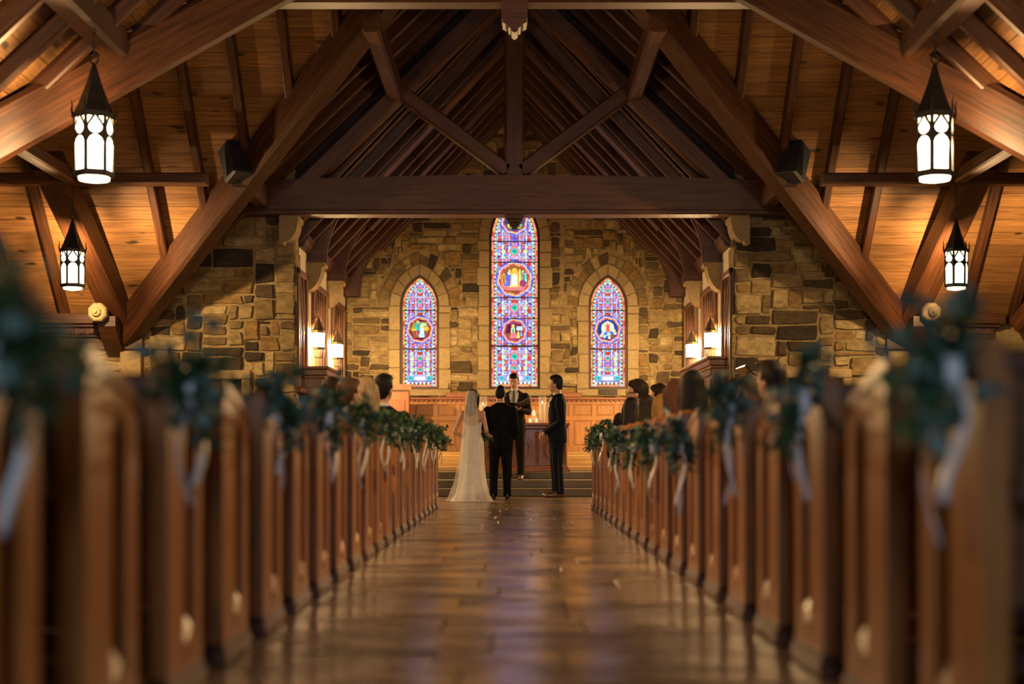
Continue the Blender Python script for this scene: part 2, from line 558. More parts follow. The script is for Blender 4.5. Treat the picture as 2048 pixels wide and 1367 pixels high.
def floor_mat(name, col, rnd=0.25, rough=0.21):
    m, t, N, L, b = nt(name)
    tc = N.new('ShaderNodeTexCoord'); oi = N.new('ShaderNodeObjectInfo')
    n1 = N.new('ShaderNodeTexNoise'); n1.inputs['Scale'].default_value = 2.2; n1.inputs['Detail'].default_value = 7
    mp = N.new('ShaderNodeMapping'); mp.inputs['Scale'].default_value = (0.8, 1.3, 1)
    cb = N.new('ShaderNodeCombineXYZ'); ml = N.new('ShaderNodeMath'); ml.operation = 'MULTIPLY'; ml.inputs[1].default_value = 41
    L.new(oi.outputs['Random'], ml.inputs[0]); L.new(ml.outputs[0], cb.inputs[0]); L.new(ml.outputs[0], cb.inputs[1])
    L.new(tc.outputs['Object'], mp.inputs[0]); L.new(cb.outputs[0], mp.inputs['Location']); L.new(mp.outputs[0], n1.inputs['Vector'])
    rp = N.new('ShaderNodeValToRGB')
    rp.color_ramp.elements[0].position = 0.3; rp.color_ramp.elements[0].color = rgba([c * .55 for c in col])
    rp.color_ramp.elements[1].position = 0.68; rp.color_ramp.elements[1].color = rgba([c * 1.25 for c in col])
    L.new(n1.outputs['Fac'], rp.inputs[0])
    hv = N.new('ShaderNodeHueSaturation'); mr = N.new('ShaderNodeMapRange'); mr.inputs[3].default_value = 1 - rnd; mr.inputs[4].default_value = 1 + rnd
    L.new(oi.outputs['Random'], mr.inputs[0]); L.new(mr.outputs[0], hv.inputs['Value']); L.new(rp.outputs[0], hv.inputs['Color'])
    L.new(hv.outputs[0], b.inputs['Base Color'])
    r2 = N.new('ShaderNodeMapRange'); r2.inputs[1].default_value = .3; r2.inputs[2].default_value = .7
    r2.inputs[3].default_value = rough + .12; r2.inputs[4].default_value = rough - .08
    L.new(n1.outputs['Fac'], r2.inputs[0]); L.new(r2.outputs[0], b.inputs['Roughness'])
    n2 = N.new('ShaderNodeTexNoise'); n2.inputs['Scale'].default_value = 5; n2.inputs['Detail'].default_value = 5
    L.new(tc.outputs['Object'], n2.inputs['Vector'])
    bp = N.new('ShaderNodeBump'); bp.inputs['Strength'].default_value = 0.25; bp.inputs['Distance'].default_value = 0.02
    L.new(n2.outputs['Fac'], bp.inputs['Height']); L.new(bp.outputs[0], b.inputs['Normal'])
    MATS[name] = m
    return m


SLAB = floor_mat('flagstone', (0.21, 0.135, 0.068))
GROUT = plain('floor_joint', (0.07, 0.05, 0.03), rough=0.7, noise=0.3)
STEPS = floor_mat('step_stone', (0.15, 0.11, 0.06), rough=0.5)
fl = MB(); fl.box((-TX, YW, -0.2), (TX, YF + .3, -0.006))
floor = tag(fl.build('floor', GROUT), 'worn brown flagstone floor of the nave and aisle', 'floor', **S)
y = 1.6
while y < 23.6:
    d = R.uniform(.42, .66)
    xs = [-1.06, R.uniform(-.5, -.15), R.uniform(.12, .55), 1.06]
    if R.random() < .35: xs = [-1.06, R.uniform(-.2, .25), 1.06]
    for a, b in zip(xs, xs[1:]):
        m = MB(); hx, hy = (b - a) / 2 - .004, d / 2 - .004
        m.cbox((-hx, -hy, -.03), (hx, hy, R.uniform(-.0015, .001)), .003)
        m.build('floor_slab', SLAB, floor, ((a + b) / 2, y + d / 2, 0), rot=(R.uniform(-.003, .003), R.uniform(-.003, .003), 0))
    y += d
m = MB()
for s in (-1, 1):
    m.box((s * 1.06, YW, -.03), (s * TX, YF, -.002))
m.box((-1.06, YW, -.03), (1.06, 1.6, -.002))
m.build('side_paving', SLAB, floor)

# chancel steps
steps = thing('floor_chancel', 'broad stone and timber steps rising to the altar', 'steps', (0, YE, 0), **S)
for z0, z1, y0, mat in [(0, .12, 23.5, STEPS), (.12, .24, 24.25, STEPS), (.24, .36, 25.4, STEPS)]:
    m = MB(); m.cbox((-CH, y0 - YE, z0 - (.002 if z0 else 0)), (CH, YF - YE, z1), .012)
    m.build('step', mat, steps)
for z0, z1, y0 in [(.36, .44, 27.5), (.44, .52, 28.4), (.52, .59, 29.3), (.59, .65, 30.2), (.65, .7, 31.0)]:
    m = MB(); m.cbox((-CH, y0 - YE, z0 - .002), (CH, YF - YE, z1), .012)
    m.build('step_board', STEPW, steps)

# walls not in view, closing the nave behind and beside the camera
def plainwall(name, a, b, label):
    m = MB(); m.box(a, b); return tag(m.build(name, PLAINWALL), label, 'wall', **S)


for s, n in ((-1, 'left'), (1, 'right')):
    plainwall('wall_nave_' + n, (s * (NX + .05), YW, 0), (s * (NX + .45), YN, ZP + .3), 'long stone nave wall on the %s beside the pews' % n)
    plainwall('wall_transept_' + n, (s * TX, YN, 0), (s * (TX + .3), YE, ZA), 'stone end wall of the %s transept' % n)
    plainwall('wall_transept_near_' + n, (s * (NX + .05), YN - .3, 0), (s * TX, YN, ZP + .3), 'near stone wall of the %s transept' % n)
ww = MB()
wh = arch_pts(1.1, 3.6, 5.6, z0=1.6)
ww.poly([(-NX - .4, 0), (NX + .4, 0), (NX + .4, ZP), (0, ZA + .4), (-NX - .4, ZP)], YW - .3, YW, holes=[wh])
wall_w = tag(ww.build('wall_west', PLAINWALL), 'gabled west wall behind the pews with one tall window', 'wall', **S)
wz = thing('window_1', 'tall plain west window letting in cool daylight', 'window', (0, YW, 1.6), **S)
m = MB(); m.poly([(p[0], p[1] - 1.6) for p in wh], -.17, -.15); m.build('pane', DAY, wz)
for x in (-.37, .37):
    m = MB(); m.cbox((x - .03, -.15, 0), (x + .03, -.05, 3.4)); m.build('mullion', DRESSED, wz)

# wall either side of the chancel arch, random rubble
DOORS = {-1: (-5.35, -4.45, 1.88), 1: (4.45, 5.35, 1.9)}
wall_e = {}
for s, n in ((-1, 'left'), (1, 'right')):
    out = [(s * TX, 0), (s * CH, 0), (s * CH, zn(CH) + .25), (s * NX, ZP + .25), (s * TX, ZP + .25)]
    d0, d1, dz = DOORS[s]
    hole = [(d0, 0.001), (d1, 0.001), (d1, dz), (d0, dz)]
    m = MB(); m.poly(out, YE, YE + .55, holes=[hole])
    wl = tag(m.build('wall_front_' + n, MORTAR), 'rubble stone wall %s of the chancel opening' % n, 'wall', **S)
    wall_e[s] = wl

    def blk(x, z, d0=d0, d1=d1, dz=dz):
        return z > zn(x) + .1 or (abs(x) > NX and z > ZP + .1) or (d0 - .16 < x < d1 + .16 and z < dz + .16)
    a, b = sorted((s * CH, s * 9.1))
    rubble(wl, a, b, 0.3, 5.5, YE, blk, .085, limit=270, seed=5 + s, prio=lambda q: abs((q[0] + q[1]) / 2) > 8.6 or (q[2] + q[3]) / 2 < 1.0)
    # quoins of the arch: returns of the jamb
    z = 0.36; k = 0
    while z < 4.1:
        h = R.uniform(.24, .4); h = min(h, 4.24 - z)
        m = MB(); dd = .3 if k % 2 else .55
        m.cbox((-.012, 0, .006), (.028, dd, h - .006), .01)
        m.build('quoin', RUBBLE, wl, (s * CH + (-.016 if s > 0 else 0), YE, z))
        z += h; k += 1
    # doorway with a stone frame
    dr = thing('door_1' if s < 0 else 'door_2', ('dark plank doorway with stone frame in the wall %s of the chancel' % n), 'door', ((d0 + d1) / 2, YE, 0), **S)
    hw = (d1 - d0) / 2
    for q in (-1, 1):
        m = MB(); m.cbox((q * hw, -.07, 0), (q * (hw + .15), .2, dz), .02); m.build('stone_jamb', DRESSED, dr)
    m = MB(); m.cbox((-hw - .15, -.07, dz), (hw + .15, .2, dz + .15), .02); m.build('stone_lintel', DRESSED, dr)
    for k in range(6):
        x = -hw + (k + .5) * 2 * hw / 6
        m = MB(); m.cbox((-hw / 6 + .003, 0, 0), (hw / 6 - .003, .05, dz), .006); m.build('plank', WFRAME, dr, (x, .2, 0))
    m = MB(); m.loft([(hw - .12, .2, .95), (hw - .12, .13, .95), (hw - .22, .13, .95)], .012, 8); m.build('handle', IRON, dr)
    # pale dressed pilaster below the foot of the diagonal beam
    for k, (z0, z1) in enumerate([(0, .62), (.62, 1.24), (1.24, 1.86), (1.86, 2.34)]):
        m = MB(); m.cbox((-.17, -.14, z0 + .004), (.17, .04, z1 - .004), .012)
        m.build('pilaster_block', DRESSED, wl, (s * 6.24, YE, 0))

# ------------------------------------------------------------------ roofs
def roof(name, label):
    return thing(name, label, 'roof', (0, 0, 0), **S)


def plank(parent, p0, p1, q0, q1, nrm, th=.03, name='roof_board', mat=None):
    """board between edge p0-p1 and edge q0-q1 (all on the underside plane), thickened along nrm"""
    p0, p1, q0, q1 = (Vector(v) for v in (p0, p1, q0, q1)); n = Vector(nrm).normalized() * th
    c = (p0 + p1 + q0 + q1) / 4
    x = (p1 - p0).normalized(); z = Vector(nrm).normalized(); yv = z.cross(x)
    B = Matrix((x, yv, z))
    g = ((q0 - p0) - x * (q0 - p0).dot(x)).normalized() * .0035
    vs = [B @ (v - c) for v in (p0 + g, p1 + g, q1 - g, q0 - g)]
    vs += [v + Vector((0, 0, th)) for v in vs]
    m = MB(); m.add(vs, [(0, 1, 2, 3), (4, 7, 6, 5), (0, 4, 5, 1), (1, 5, 6, 2), (2, 6, 7, 3), (3, 7, 4, 0)])
    o = m.build(name, mat or BOARD, parent)
    M = B.transposed().to_4x4(); M.translation = c
    o.matrix_local = M


BW = .235
xval = lambda y: -NX + (y - YN) * NX / (YC - YN) if y < YC else -NX + (YE - y) * NX / (YE - YC)   # x of the valley (left) at depth y
for s, n in ((-1, 'left'), (1, 'right')):
    # nave slope: boards run along the nave
    rf = roof('ceiling_nave_' + n, 'boarded timber nave roof slope on the %s' % n)
    L_ = math.hypot(1, KN); nb = int(NX * L_ / BW)
    for k in range(nb):
        xa = NX - k * BW / L_; xb = NX - (k + 1) * BW / L_
        ya = YN + (NX - xa) * (YC - YN) / NX; yb = YN + (NX - xb) * (YC - YN) / NX
        plank(rf, (s * xa, 4.0, zn(xa)), (s * xa, ya, zn(xa)), (s * xb, 4.0, zn(xb)), (s * xb, yb, zn(xb)), (s * KN, 0, 1))
    m = MB(); e = .045
    m.add([(s * (NX + .3), YW - .3, zn(NX + .3) + e), (s * (NX + .3), YN, zn(NX + .3) + e), (0, YC, ZA + e), (0, YW - .3, ZA + e)], [(0, 1, 2, 3)])
    m.add([(s * (NX + .3), YW - .3, zn(NX + .3) + e + .1), (s * (NX + .3), YN, zn(NX + .3) + e + .1), (0, YC, ZA + e + .1), (0, YW - .3, ZA + e + .1)], [(0, 1, 2, 3)])
    m.build('roof_deck', BOARD, rf)
    yy = 9.4
    while yy < YC - .3:
        xo = NX if yy < YN else -xval(yy)
        if xo > .4:
            beam('rafter', (s * xo, yy, zn(xo) - .09), (0, yy, ZA - .09), .11, .2, BEAM, rf, .02, up=(s * KN, 0, 1))
        yy += .78
    # transept slope facing the nave: boards run across
    rt = roof('ceiling_transept_' + n, 'knotty boarded transept roof on the %s, lit by a lantern' % n)
    L_ = math.hypot(1, KT); nb = int((YE - YC) * L_ / BW) + 1
    for k in range(nb):
        ya = YE - k * BW / L_; yb = max(YC, YE - (k + 1) * BW / L_)
        xa = -xval(ya); xb = -xval(yb)
        xa = max(.01, xa); xb = max(.01, xb)
        plank(rt, (s * xa, ya, zt(ya)), (s * TX, ya, zt(ya)), (s * xb, yb, zt(yb)), (s * TX, yb, zt(yb)), (0, KT, 1))
    m = MB()
    for q in (e, e + .1):
        m.add([(s * NX, YE + .3, zt(YE + .3) + q), (s * TX, YE + .3, zt(YE + .3) + q), (s * TX, YC, ZA + q), (0, YC, ZA + q), (s * (NX - .001), YE, ZP + q)], [(0, 1, 2, 3, 4)])
        zt2 = lambda y: ZP + KT * (y - YN)
        m.add([(s * NX, YN - .3, zt2(YN - .3) + q), (s * TX, YN - .3, zt2(YN - .3) + q), (s * TX, YC, ZA + q), (0, YC, ZA + q), (s * (NX - .001), YN, ZP + q)], [(0, 1, 2, 3, 4)])
        # crossing to chancel: the nave slope continues over the far half of the crossing
        m.add([(s * NX, YE, ZP + q), (s * NX, YE + .5, ZP + q), (0, YE + .5, ZA + q), (0, YC, ZA + q)], [(0, 1, 2, 3)])
    m.build('roof_deck', BOARD, rt)
    for x in (1.0, 1.75, 2.5, 3.25, 4.0, 4.75, 5.5, 7.3, 8.1, 8.9):
        yb = YE if x > NX else YE - (NX - x) * (YE - YC) / NX
        beam('rafter', (s * x, yb, zt(yb) - .08), (s * x, YC, ZA - .08), .13, .2, BEAM, rt, .02, up=(0, KT, 1))
    # nave slope, far half of the crossing, above the chancel arch
    yy = 19.6
    while yy < YE:
        xo = -xval(yy)
        beam('rafter', (s * xo, yy, zn(xo) - .09), (0, yy, ZA - .09), .11, .2, BEAM, rt, .02, up=(s * KN, 0, 1))
        yy += .78

# chancel roof
for s, n in ((-1, 'left'), (1, 'right')):
    rc = roof('ceiling_chancel_' + n, 'dark boarded chancel roof slope on the %s' % n)
    xe = CH + .12; zc = lambda x: ZC + KC * (xe - abs(x))
    L_ = math.hypot(1, KC); nb = int(xe * L_ / BW) + 1
    for k in range(nb):
        xa = xe - k * BW / L_; xb = max(0, xe - (k + 1) * BW / L_)
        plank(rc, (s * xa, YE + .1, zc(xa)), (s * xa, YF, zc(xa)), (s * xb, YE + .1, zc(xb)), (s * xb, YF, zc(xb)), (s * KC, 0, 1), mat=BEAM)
    m = MB()
    for q in (.05, .15):
        m.add([(s * (xe + .3), YE, zc(xe + .3) + q), (s * (xe + .3), YF + .3, zc(xe + .3) + q), (0, YF + .3, zc(0) + q), (0, YE, zc(0) + q)], [(0, 1, 2, 3)])
    m.build('roof_deck', BOARD, rc)
    for k in range(9):
        yy = 25.0 + k * .82
        beam('rafter', (s * xe, yy, zc(xe) - .08), (0, yy, zc(0) - .08), .1, .2, BEAM, rc, .018, up=(s * KC, 0, 1))
ZCR = ZC + KC * (CH + .12)
for s in (-1, 1):      # boarded gable between the higher crossing roof and the chancel roof
    xe = CH + .12
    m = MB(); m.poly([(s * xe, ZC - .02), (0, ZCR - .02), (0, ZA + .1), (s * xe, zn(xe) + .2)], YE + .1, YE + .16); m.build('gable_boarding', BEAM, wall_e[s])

# ------------------------------------------------------------------ timbers
tr = thing('trim_1', 'dark oak king-post truss across the chancel arch', 'roof truss', (0, YE, 0), **S)
yt = YE - .12
m = MB(); n = 24; zb, hb = 4.56, .5
top = [(-4.55 + 9.1 * i / n, zb + hb + .1 * math.sin(PI * i / n)) for i in range(n + 1)]
bot = [(4.55 - 9.1 * i / n, zb + .03 * math.sin(PI * i / n)) for i in range(n + 1)]
m.poly(top + bot, -.32, .05); m.build('tie_beam', BEAM, tr)
m = MB(); m.cbox((-4.4, -.34, zb - .035), (4.4, .07, zb + .045), .015); m.build('tie_moulding', BEAM, tr)
beam('king_post', (0, yt, 5.1), (0, yt, 8.15), .33, .3, BEAM, tr, .04)
for s in (-1, 1):
    beam('strut', (s * .12, yt, 5.25), (s * 2.1, yt, 6.72), .24, .3, BEAM, tr, .03, up=(0, 1, 0))
    beam('principal_rafter', (s * 3.75, yt + .05, 4.7), (0, yt + .05, 8.35), .3, .36, BEAM, tr, .04, up=(0, 1, 0))
m = MB()
for r, z0, z1 in [(.15, -.1, 0), (.12, -.15, -.1), (.085, -.2, -.15), (.05, -.25, -.2)]:
    m.cbox((-r, -.13 - r, zb + z0), (r, -.13 + r, zb + z1), .012)
m.build('pendant', BEAM, tr)
# carved stone corbels carrying the tie beam
for s, n in ((-1, 'left'), (1, 'right')):
    m = MB()
    prof = [(0, 0), (-.06, 0), (-.1, .05)] + [(-.1 - .2 * math.sin(a), .05 + .34 * (1 - math.cos(a))) for a in [PI / 2 * i / 8 for i in range(1, 9)]] + [(-.3, .46), (0, .46)]
    m.poly([(s * (CH + .2 + u), v) for u, v in prof], -.3, .2)
    m.cbox((s * (CH - .13), -.33, .36), (s * (CH + .2), .2, .47), .02)
    o = m.build('stone_corbel', DRESSED, None, (0, YE, 4.05))
    tag(o, 'curved pale stone corbel under the %s end of the tie beam' % n, 'corbel')
    o.data.transform(Matrix.Translation((-s * (CH + .05), 0, 0))); o.location.x = s * (CH + .05)

vb = thing('trim_2', 'heavy diagonal oak beams rising from the corners of the crossing', 'roof beams', (0, YC, 0), **S)
for s in (-1, 1):
    a = Vector((s * (NX + .06), YE + .02, ZP - .26)); b = Vector((0, YC, ZA - .26))
    beam('valley_beam', a, b, .34, .52, BEAM, vb, .05)
    a2 = Vector((s * NX, YN, ZP - .2)); b2 = Vector((0, YC, ZA - .6))
    beam('valley_beam', a2, b2, .36, .5, BEAM, vb, .05)
    # purlins running along the nave
    beam('purlin', (s * 4.08, 9.5, 4.86), (s * 4.08, 15.3, 4.86), .26, .34, BEAM, vb, .04)
    beam('purlin', (s * 4.08, 22.3, 4.8), (s * 4.08, YE - .1, 4.8), .26, .34, BEAM, vb, .04)
    beam('purlin', (s * 1.95, 20.3, 6.55), (s * 1.95, YF, 6.55), .24, .34, BEAM, vb, .04)
    # transept frame: cross beam, side beam and principal rafter
    beam('cross_beam', (s * 4.5, 22.0, 4.69), (s * 9.5, 22.0, 4.69), .24, .17, BEAM, vb, .025)
    beam('side_beam', (s * 6.5, 15.5, 4.72), (s * 6.5, 21.88, 4.72), .2, .2, BEAM, vb, .025)
    beam('principal_rafter', (s * 6.42, YE - .1, ZP + .02), (s * 6.82, 21.9, 4.95), .4, .42, BEAM, vb, .04)
    beam('brace', (s * 8.15, YE - .25, 2.75), (s * 9.0, 22.2, 4.3), .28, .3, BEAM, vb, .04)

tn = thing('trim_3', 'collar beam with carved pendant overhead across the nave', 'roof truss', (0, 17.4, 0), **S)
beam('collar_beam', (-4.3, 17.4, 6.05), (4.3, 17.4, 6.05), .34, .36, BEAM, tn, .04)
beam('king_post', (0, 17.4, 5.8), (0, 17.4, ZA - .1), .28, .28, BEAM, tn, .03)
m = MB()
prof = [(-.15, .1), (.15, .1), (.15, -.18), (.135, -.2), (.14, -.23), (.1, -.255), (.085, -.25), (.07, -.285), (.045, -.3), (.035, -.335), (0, -.355),
        (-.035, -.335), (-.045, -.3), (-.07, -.285), (-.085, -.25), (-.1, -.255), (-.14, -.23), (-.135, -.2), (-.15, -.18)]
m.poly(prof, -.15, .15); m.build('pendant', BEAM, tn, (0, 0, 5.87))
for s in (-1, 1):
    beam('brace', (s * .2, 17.4, 6.2), (s * 2.6, 17.4, 6.35), .2, .26, BEAM, tn, .03, up=(0, 1, 0))

# moulded cornices of the transepts
for i, (s, n) in enumerate(((-1, 'left'), (1, 'right'))):
    co = thing('trim_%d' % (4 + i), 'moulded oak cornice along the eaves of the %s transept' % n, 'cornice', (s * 6.9, YE, 2.36), **S)
    for z0, z1, d, e in [(0, .2, .1, 7.75), (.2, .24, .16, 7.8), (.24, .36, .13, 7.8), (.36, .41, .2, 7.88), (.41, .58, .26, 7.95)]:
        m = MB(); m.cbox((s * 6.05 - s * 6.9, -d, z0), (s * e - s * 6.9, .02, z1), .015); m.build('moulding', BEAM, co)
    for k in range(10):
        x = 6.2 + k * .165
        m = MB(); m.cbox((-.05, -.155, .255), (.05, -.12, .345), .008); m.build('dentil', BEAM, co, (s * x - s * 6.9, 0, 0))
    # octagonal boss at the foot of the principal rafter, and the bracket under it
    m = MB(); ro = PI / 8
    rr = [(.155, 0, .02), (.155, -.12, .02), (.13, -.15, .02), (.075, -.15, .02), (.075, -.2, .02), (.06, -.215, .02), (.03, -.215, .02), (.028, -.25, .02), (.005, -.26, .02)]
    m.rings([[(r * math.cos(2 * PI * k / 8 + ro), yy, r * math.sin(2 * PI * k / 8 + ro)) for k in range(8)] for r, yy, _ in rr])
    o = m.build('carved_boss', DRESSED, None, (s * 6.6, YE - .66, 2.91))
    tag(o, 'octagonal carved boss at the foot of the %s transept rafter' % n, 'boss')
    m = MB(); m.poly([(0, .5), (-.6, .5), (-.6, .34), (-.4, .14), (-.05, -.1), (0, -.1)], -.14, .14, fn=lambda u, v, d: (d, u, v))
    m.build('bracket', BEAM, co, (s * 6.5 - s * 6.9, 0, 2.4 - 2.36 - .04))

# chancel side walls, arched ribs and corbels
for s, n in ((-1, 'left'), (1, 'right')):
    m = MB(); m.box((s * CH, YE + .5, 0), (s * (CH + .3), YF, ZC + .12))
    wl = tag(m.build('wall_chancel_' + n, PLASTER), 'white plastered %s side wall of the chancel' % n, 'wall', **S)
    m = MB(); m.poly([(0, 0), (-.06, 0), (-.1, .05), (-.13, .12), (-.16, .14), (-.16, .2), (0, .2)], YE + .55, YF - .02, fn=lambda u, v, d, s=s: (s * (CH + u), d, 4.12 + v))
    m.build('wall_plate', BEAM, wl)
    for i, yy in enumerate((26.1, 28.9, 31.72)):
        arc = [(3.3 - 1.6 * (1 - math.cos(a)), 3.97 + 1.6 * math.sin(a)) for a in [math.radians(44) * k / 10 for k in range(11)]]
        pts = [(3.59, 3.97)] + arc + [(2.72, ZC + KC * (CH + .12 - 2.72) - .02), (3.59, ZC + KC * .13 - .02)]
        m = MB(); m.poly([(s * u, v) for u, v in pts], -.14, .14)
        m.poly([(s * (u - (.03 if 0 < q < 12 else 0)), v - .0) for q, (u, v) in enumerate(pts)], -.06, .06)
        m.build('arch_rib', BEAM, wl, (0, yy, 0))
        beam('arch_rafter', (s * 2.85, yy, ZC + KC * (CH + .12 - 2.85) - .12), (0, yy, ZCR - .14), .26, .26, BEAM, wl, .03, up=(s * KC, 0, 1))
        if i < 2:
            m = MB()
            prof = [(0, 0)] + [(-.05 - .22 * math.sin(a) ** 1.2, .02 + .4 * (1 - math.cos(a)) ** .9) for a in [PI / 2 * k / 8 for k in range(9)]] + [(-.32, .43), (-.33, .46), (-.32, .5), (0, .5)]
            m.poly(prof, -.2, .2, fn=lambda u, v, d, s=s: (s * u, d, v))
            o = m.build('stone_corbel', DRESSED, None, (s * CH, yy, 3.47))
            tag(o, '%s stone corbel under an arched rib on the %s chancel wall' % (('nearer', 'farther')[i], n), 'corbel')

# side windows of the chancel: dark wooden frames with reeded, cross-leaded lights
LGLASS = plain('amber_glass', (0.2, 0.1, 0.035), rough=0.25, noise=0.35, nscale=5, stretch=(1, 6, .6))
wn = 2
for s, n in ((-1, 'left'), (1, 'right')):
    for i, (y0, y1) in enumerate(((24.62, 25.72), (26.55, 28.45), (29.4, 31.35))):
        o = thing('window_%d' % wn, '%s tall wood-framed window on the %s chancel wall' % (('nearest', 'middle', 'farthest')[i], n), 'window', (s * CH, (y0 + y1) / 2, 1.75), **S)
        wn += 1
        hw = (y1 - y0) / 2; zt_ = 1.98; X = lambda d: -s * d
        for q in (-1, 1):
            m = MB(); m.cbox((X(-.01), q * hw, 0), (X(.07), q * (hw - .11), zt_), .015); m.build('stile', WFRAME, o)
        m = MB(); m.cbox((X(-.01), -hw, zt_ - .11), (X(.07), hw, zt_), .015); m.build('head_rail', WFRAME, o)
        m = MB(); m.cbox((X(-.01), -hw - .05, -.08), (X(.14), hw + .05, 0), .015); m.build('sill', WFRAME, o)
        nl = 5 if hw > .7 else 3
        pw = (2 * hw - .22) / nl
        for k in range(nl):
            yy = -hw + .11 + (k + .5) * pw
            m = MB(); m.cbox((X(.004), yy - pw / 2 + .004, 0), (X(.016), yy + pw / 2 - .004, zt_ - .1), .003); m.build('pane', LGLASS, o)
            if k:
                m = MB(); m.cbox((X(.0), yy - pw / 2 - .018, 0), (X(.05), yy - pw / 2 + .018, zt_ - .1), .008); m.build('mullion', WFRAME, o)
            for q in (-1, 1):      # crossing tracery bars in the heads of the lights
                m = MB(); m.loft([(X(.03), yy - q * pw / 2, .95), (X(.03), yy - q * pw * .2, 1.4), (X(.03), yy + q * pw / 2, zt_ - .1)], .012, 6); m.build('tracery_bar', WFRAME, o)

# ------------------------------------------------------------------ far wall with its three windows
WIN = [(0.0, .49, 5.2, 6.16, 'tall central'), (-2.02, .365, 3.8, 4.41, 'left'), (1.99, .365, 3.8, 4.41, 'right')]
SILL = 2.09
outw = [(-CH - .3, 0), (CH + .3, 0), (CH + .3, ZC), (0, ZCR + .1), (-CH - .3, ZC)]
holes = [[(p[0] + cx, p[1]) for p in arch_pts(wd, sp, ap, .06, SILL - .06)] for cx, wd, sp, ap, _ in WIN]
m = MB(); m.poly(outw, YF, YF + .5, holes=holes)
wall_f = tag(m.build('wall_back', MORTAR), 'rough rubble stone end wall of the chancel with three lancet windows', 'wall', **S)


def inside_win(x, z, pad):
    for cx, wd, sp, ap, _ in WIN:
        u = abs(x - cx)
        if z < SILL - .2: continue
        r = ap - sp; c = (r * r - wd * wd) / (2 * wd)
        if z < sp:
            if u < wd + pad: return True
        elif math.hypot(u + c, z - sp) < wd + c + pad: return True
    return False


def ring2(x, z):
    return any(abs(x - cx) < 1.0 and z > sp - .05 and inside_win(x, z, .27 + .3) for cx, wd, sp, ap, nm in WIN[1:])


def fblk(x, z):
    return z > ZC + KC * (CH + .12 - abs(x)) - .1 or inside_win(x, z, .27 - .03) or ring2(x, z)


rubble(wall_f, -CH, CH, 1.75, 7.7, YF, fblk, .075, limit=295, seed=21, wmax=8, prio=lambda q: (q[2] + q[3]) / 2 > 5.6)
# dressed surrounds and the rough relieving arches over the side windows
for cx, wd, sp, ap, nm in WIN:
    for q in (-1, 1):
        z = SILL - .06; k = 0
        while z < sp - .02:
            h = min(R.uniform(.3, .46), sp - z)
            if sp - z - h < .15: h = sp - z
            o1 = .27 + R.uniform(-.02, .02) + (.0 if k % 2 else .03)
            pts = [(cx + q * (wd + .05), z + .006), (cx + q * (wd + o1), z + .006), (cx + q * (wd + o1), z + h - .006), (cx + q * (wd + .05), z + h - .006)]
            block('surround_block', pts, YF + .25, YF - .05, DRESSED, wall_f, .015)
            z += h; k += 1
        inn = arch_pts(wd, sp, ap, .05, n=40)[:41]; outr = arch_pts(wd, sp, ap, .27, n=40)[:41]
        r3 = arch_pts(wd, sp, ap, .58, n=40)[:41]
        nb = 4 if cx else 5
        for k in range(nb):
            i0 = round(40 * k / nb); i1 = round(40 * (k + 1) / nb); md = (i0 + i1) // 2
            g = .006
            pts = [inn[i0], inn[md], inn[i1], outr[i1], outr[md], outr[i0]]
            c0 = (sum(p[0] for p in pts) / 6, sum(p[1] for p in pts) / 6)
            pts = [(cx + q * -(c0[0] + (p[0] - c0[0]) * .975), c0[1] + (p[1] - c0[1]) * .975) for p in pts]
            block('surround_block', pts, YF + .25, YF - .05, DRESSED, wall_f, .015)
        if cx:
            nb = 7
            for k in range(nb):
                i0 = round(40 * k / nb); i1 = round(40 * (k + 1) / nb)
                f1 = R.uniform(.65, 1.0)
                lerp = lambda a, b, t: (a[0] + (b[0] - a[0]) * t, a[1] + (b[1] - a[1]) * t)
                pts = [outr[i0], outr[i1], lerp(outr[i1], r3[i1], f1), lerp(outr[i0], r3[i0], f1 * R.uniform(.85, 1.1))]
                c0 = (sum(p[0] for p in pts) / 4, sum(p[1] for p in pts) / 4)
                pts = [(cx + q * -(c0[0] + (p[0] - c0[0]) * .9), c0[1] + (p[1] - c0[1]) * .9) for p in pts]
                block('relieving_stone', pts, YF + .03, YF - .03, RUBBLE, wall_f, .016)
    block('sill_stone', [(cx - wd - .3, SILL - .2), (cx + wd + .3, SILL - .2), (cx + wd + .3, SILL - .065), (cx - wd - .3, SILL - .065)], YF + .3, YF - .09, DRESSED, wall_f, .015)
m = MB(); m.cbox((-.2, 0, -.055), (.2, .03, .055), .006)
tag(m.build('wall_plaque', plain('dark_bronze', (.03, .022, .015), rough=.4, metal=.6), None, (1.98, YF - .12, 1.965)), 'small dark plaque below the sill of the right lancet window', 'plaque')

# ------------------------------------------------------------------ stained glass
GC = dict(purple=(.17, .13, .72), lilac=(.36, .33, .98), sky=(.42, .62, 1.0), pink=(.9, .2, .2), red=(.62, .06, .04), orange=(.95, .33, .08), yellow=(1.0, .66, .16),
          teal=(.05, .52, .5), aqua=(.3, .8, .85), green=(.02, .33, .2), mint=(.5, .75, .5), maroon=(.14, .012, .03), white=(.95, .93, .85), gold=(.85, .5, .06), brown=(.28, .1, .03),
          blue=(.06, .16, .7), navy=(.02, .05, .25), skin=(.95, .62, .38), olive=(.3, .32, .06), wine=(.3, .05, .15))
GN = list(GC)
DFRAME = wood('stained_window_oak', (0.022, 0.009, 0.004), (0.06, 0.026, 0.01), rough=0.5, axis=2, scale=1.5, rand=0.1)
GM = [emit('glass_' + k, GC[k], GLASS_E * (1.15 if k in ('white', 'yellow', 'aqua', 'sky') else 1.0), noise=.25, nscale=9) for k in GN]
for g_ in GM: g_.cycles.emission_sampling = 'NONE'
gi = GN.index


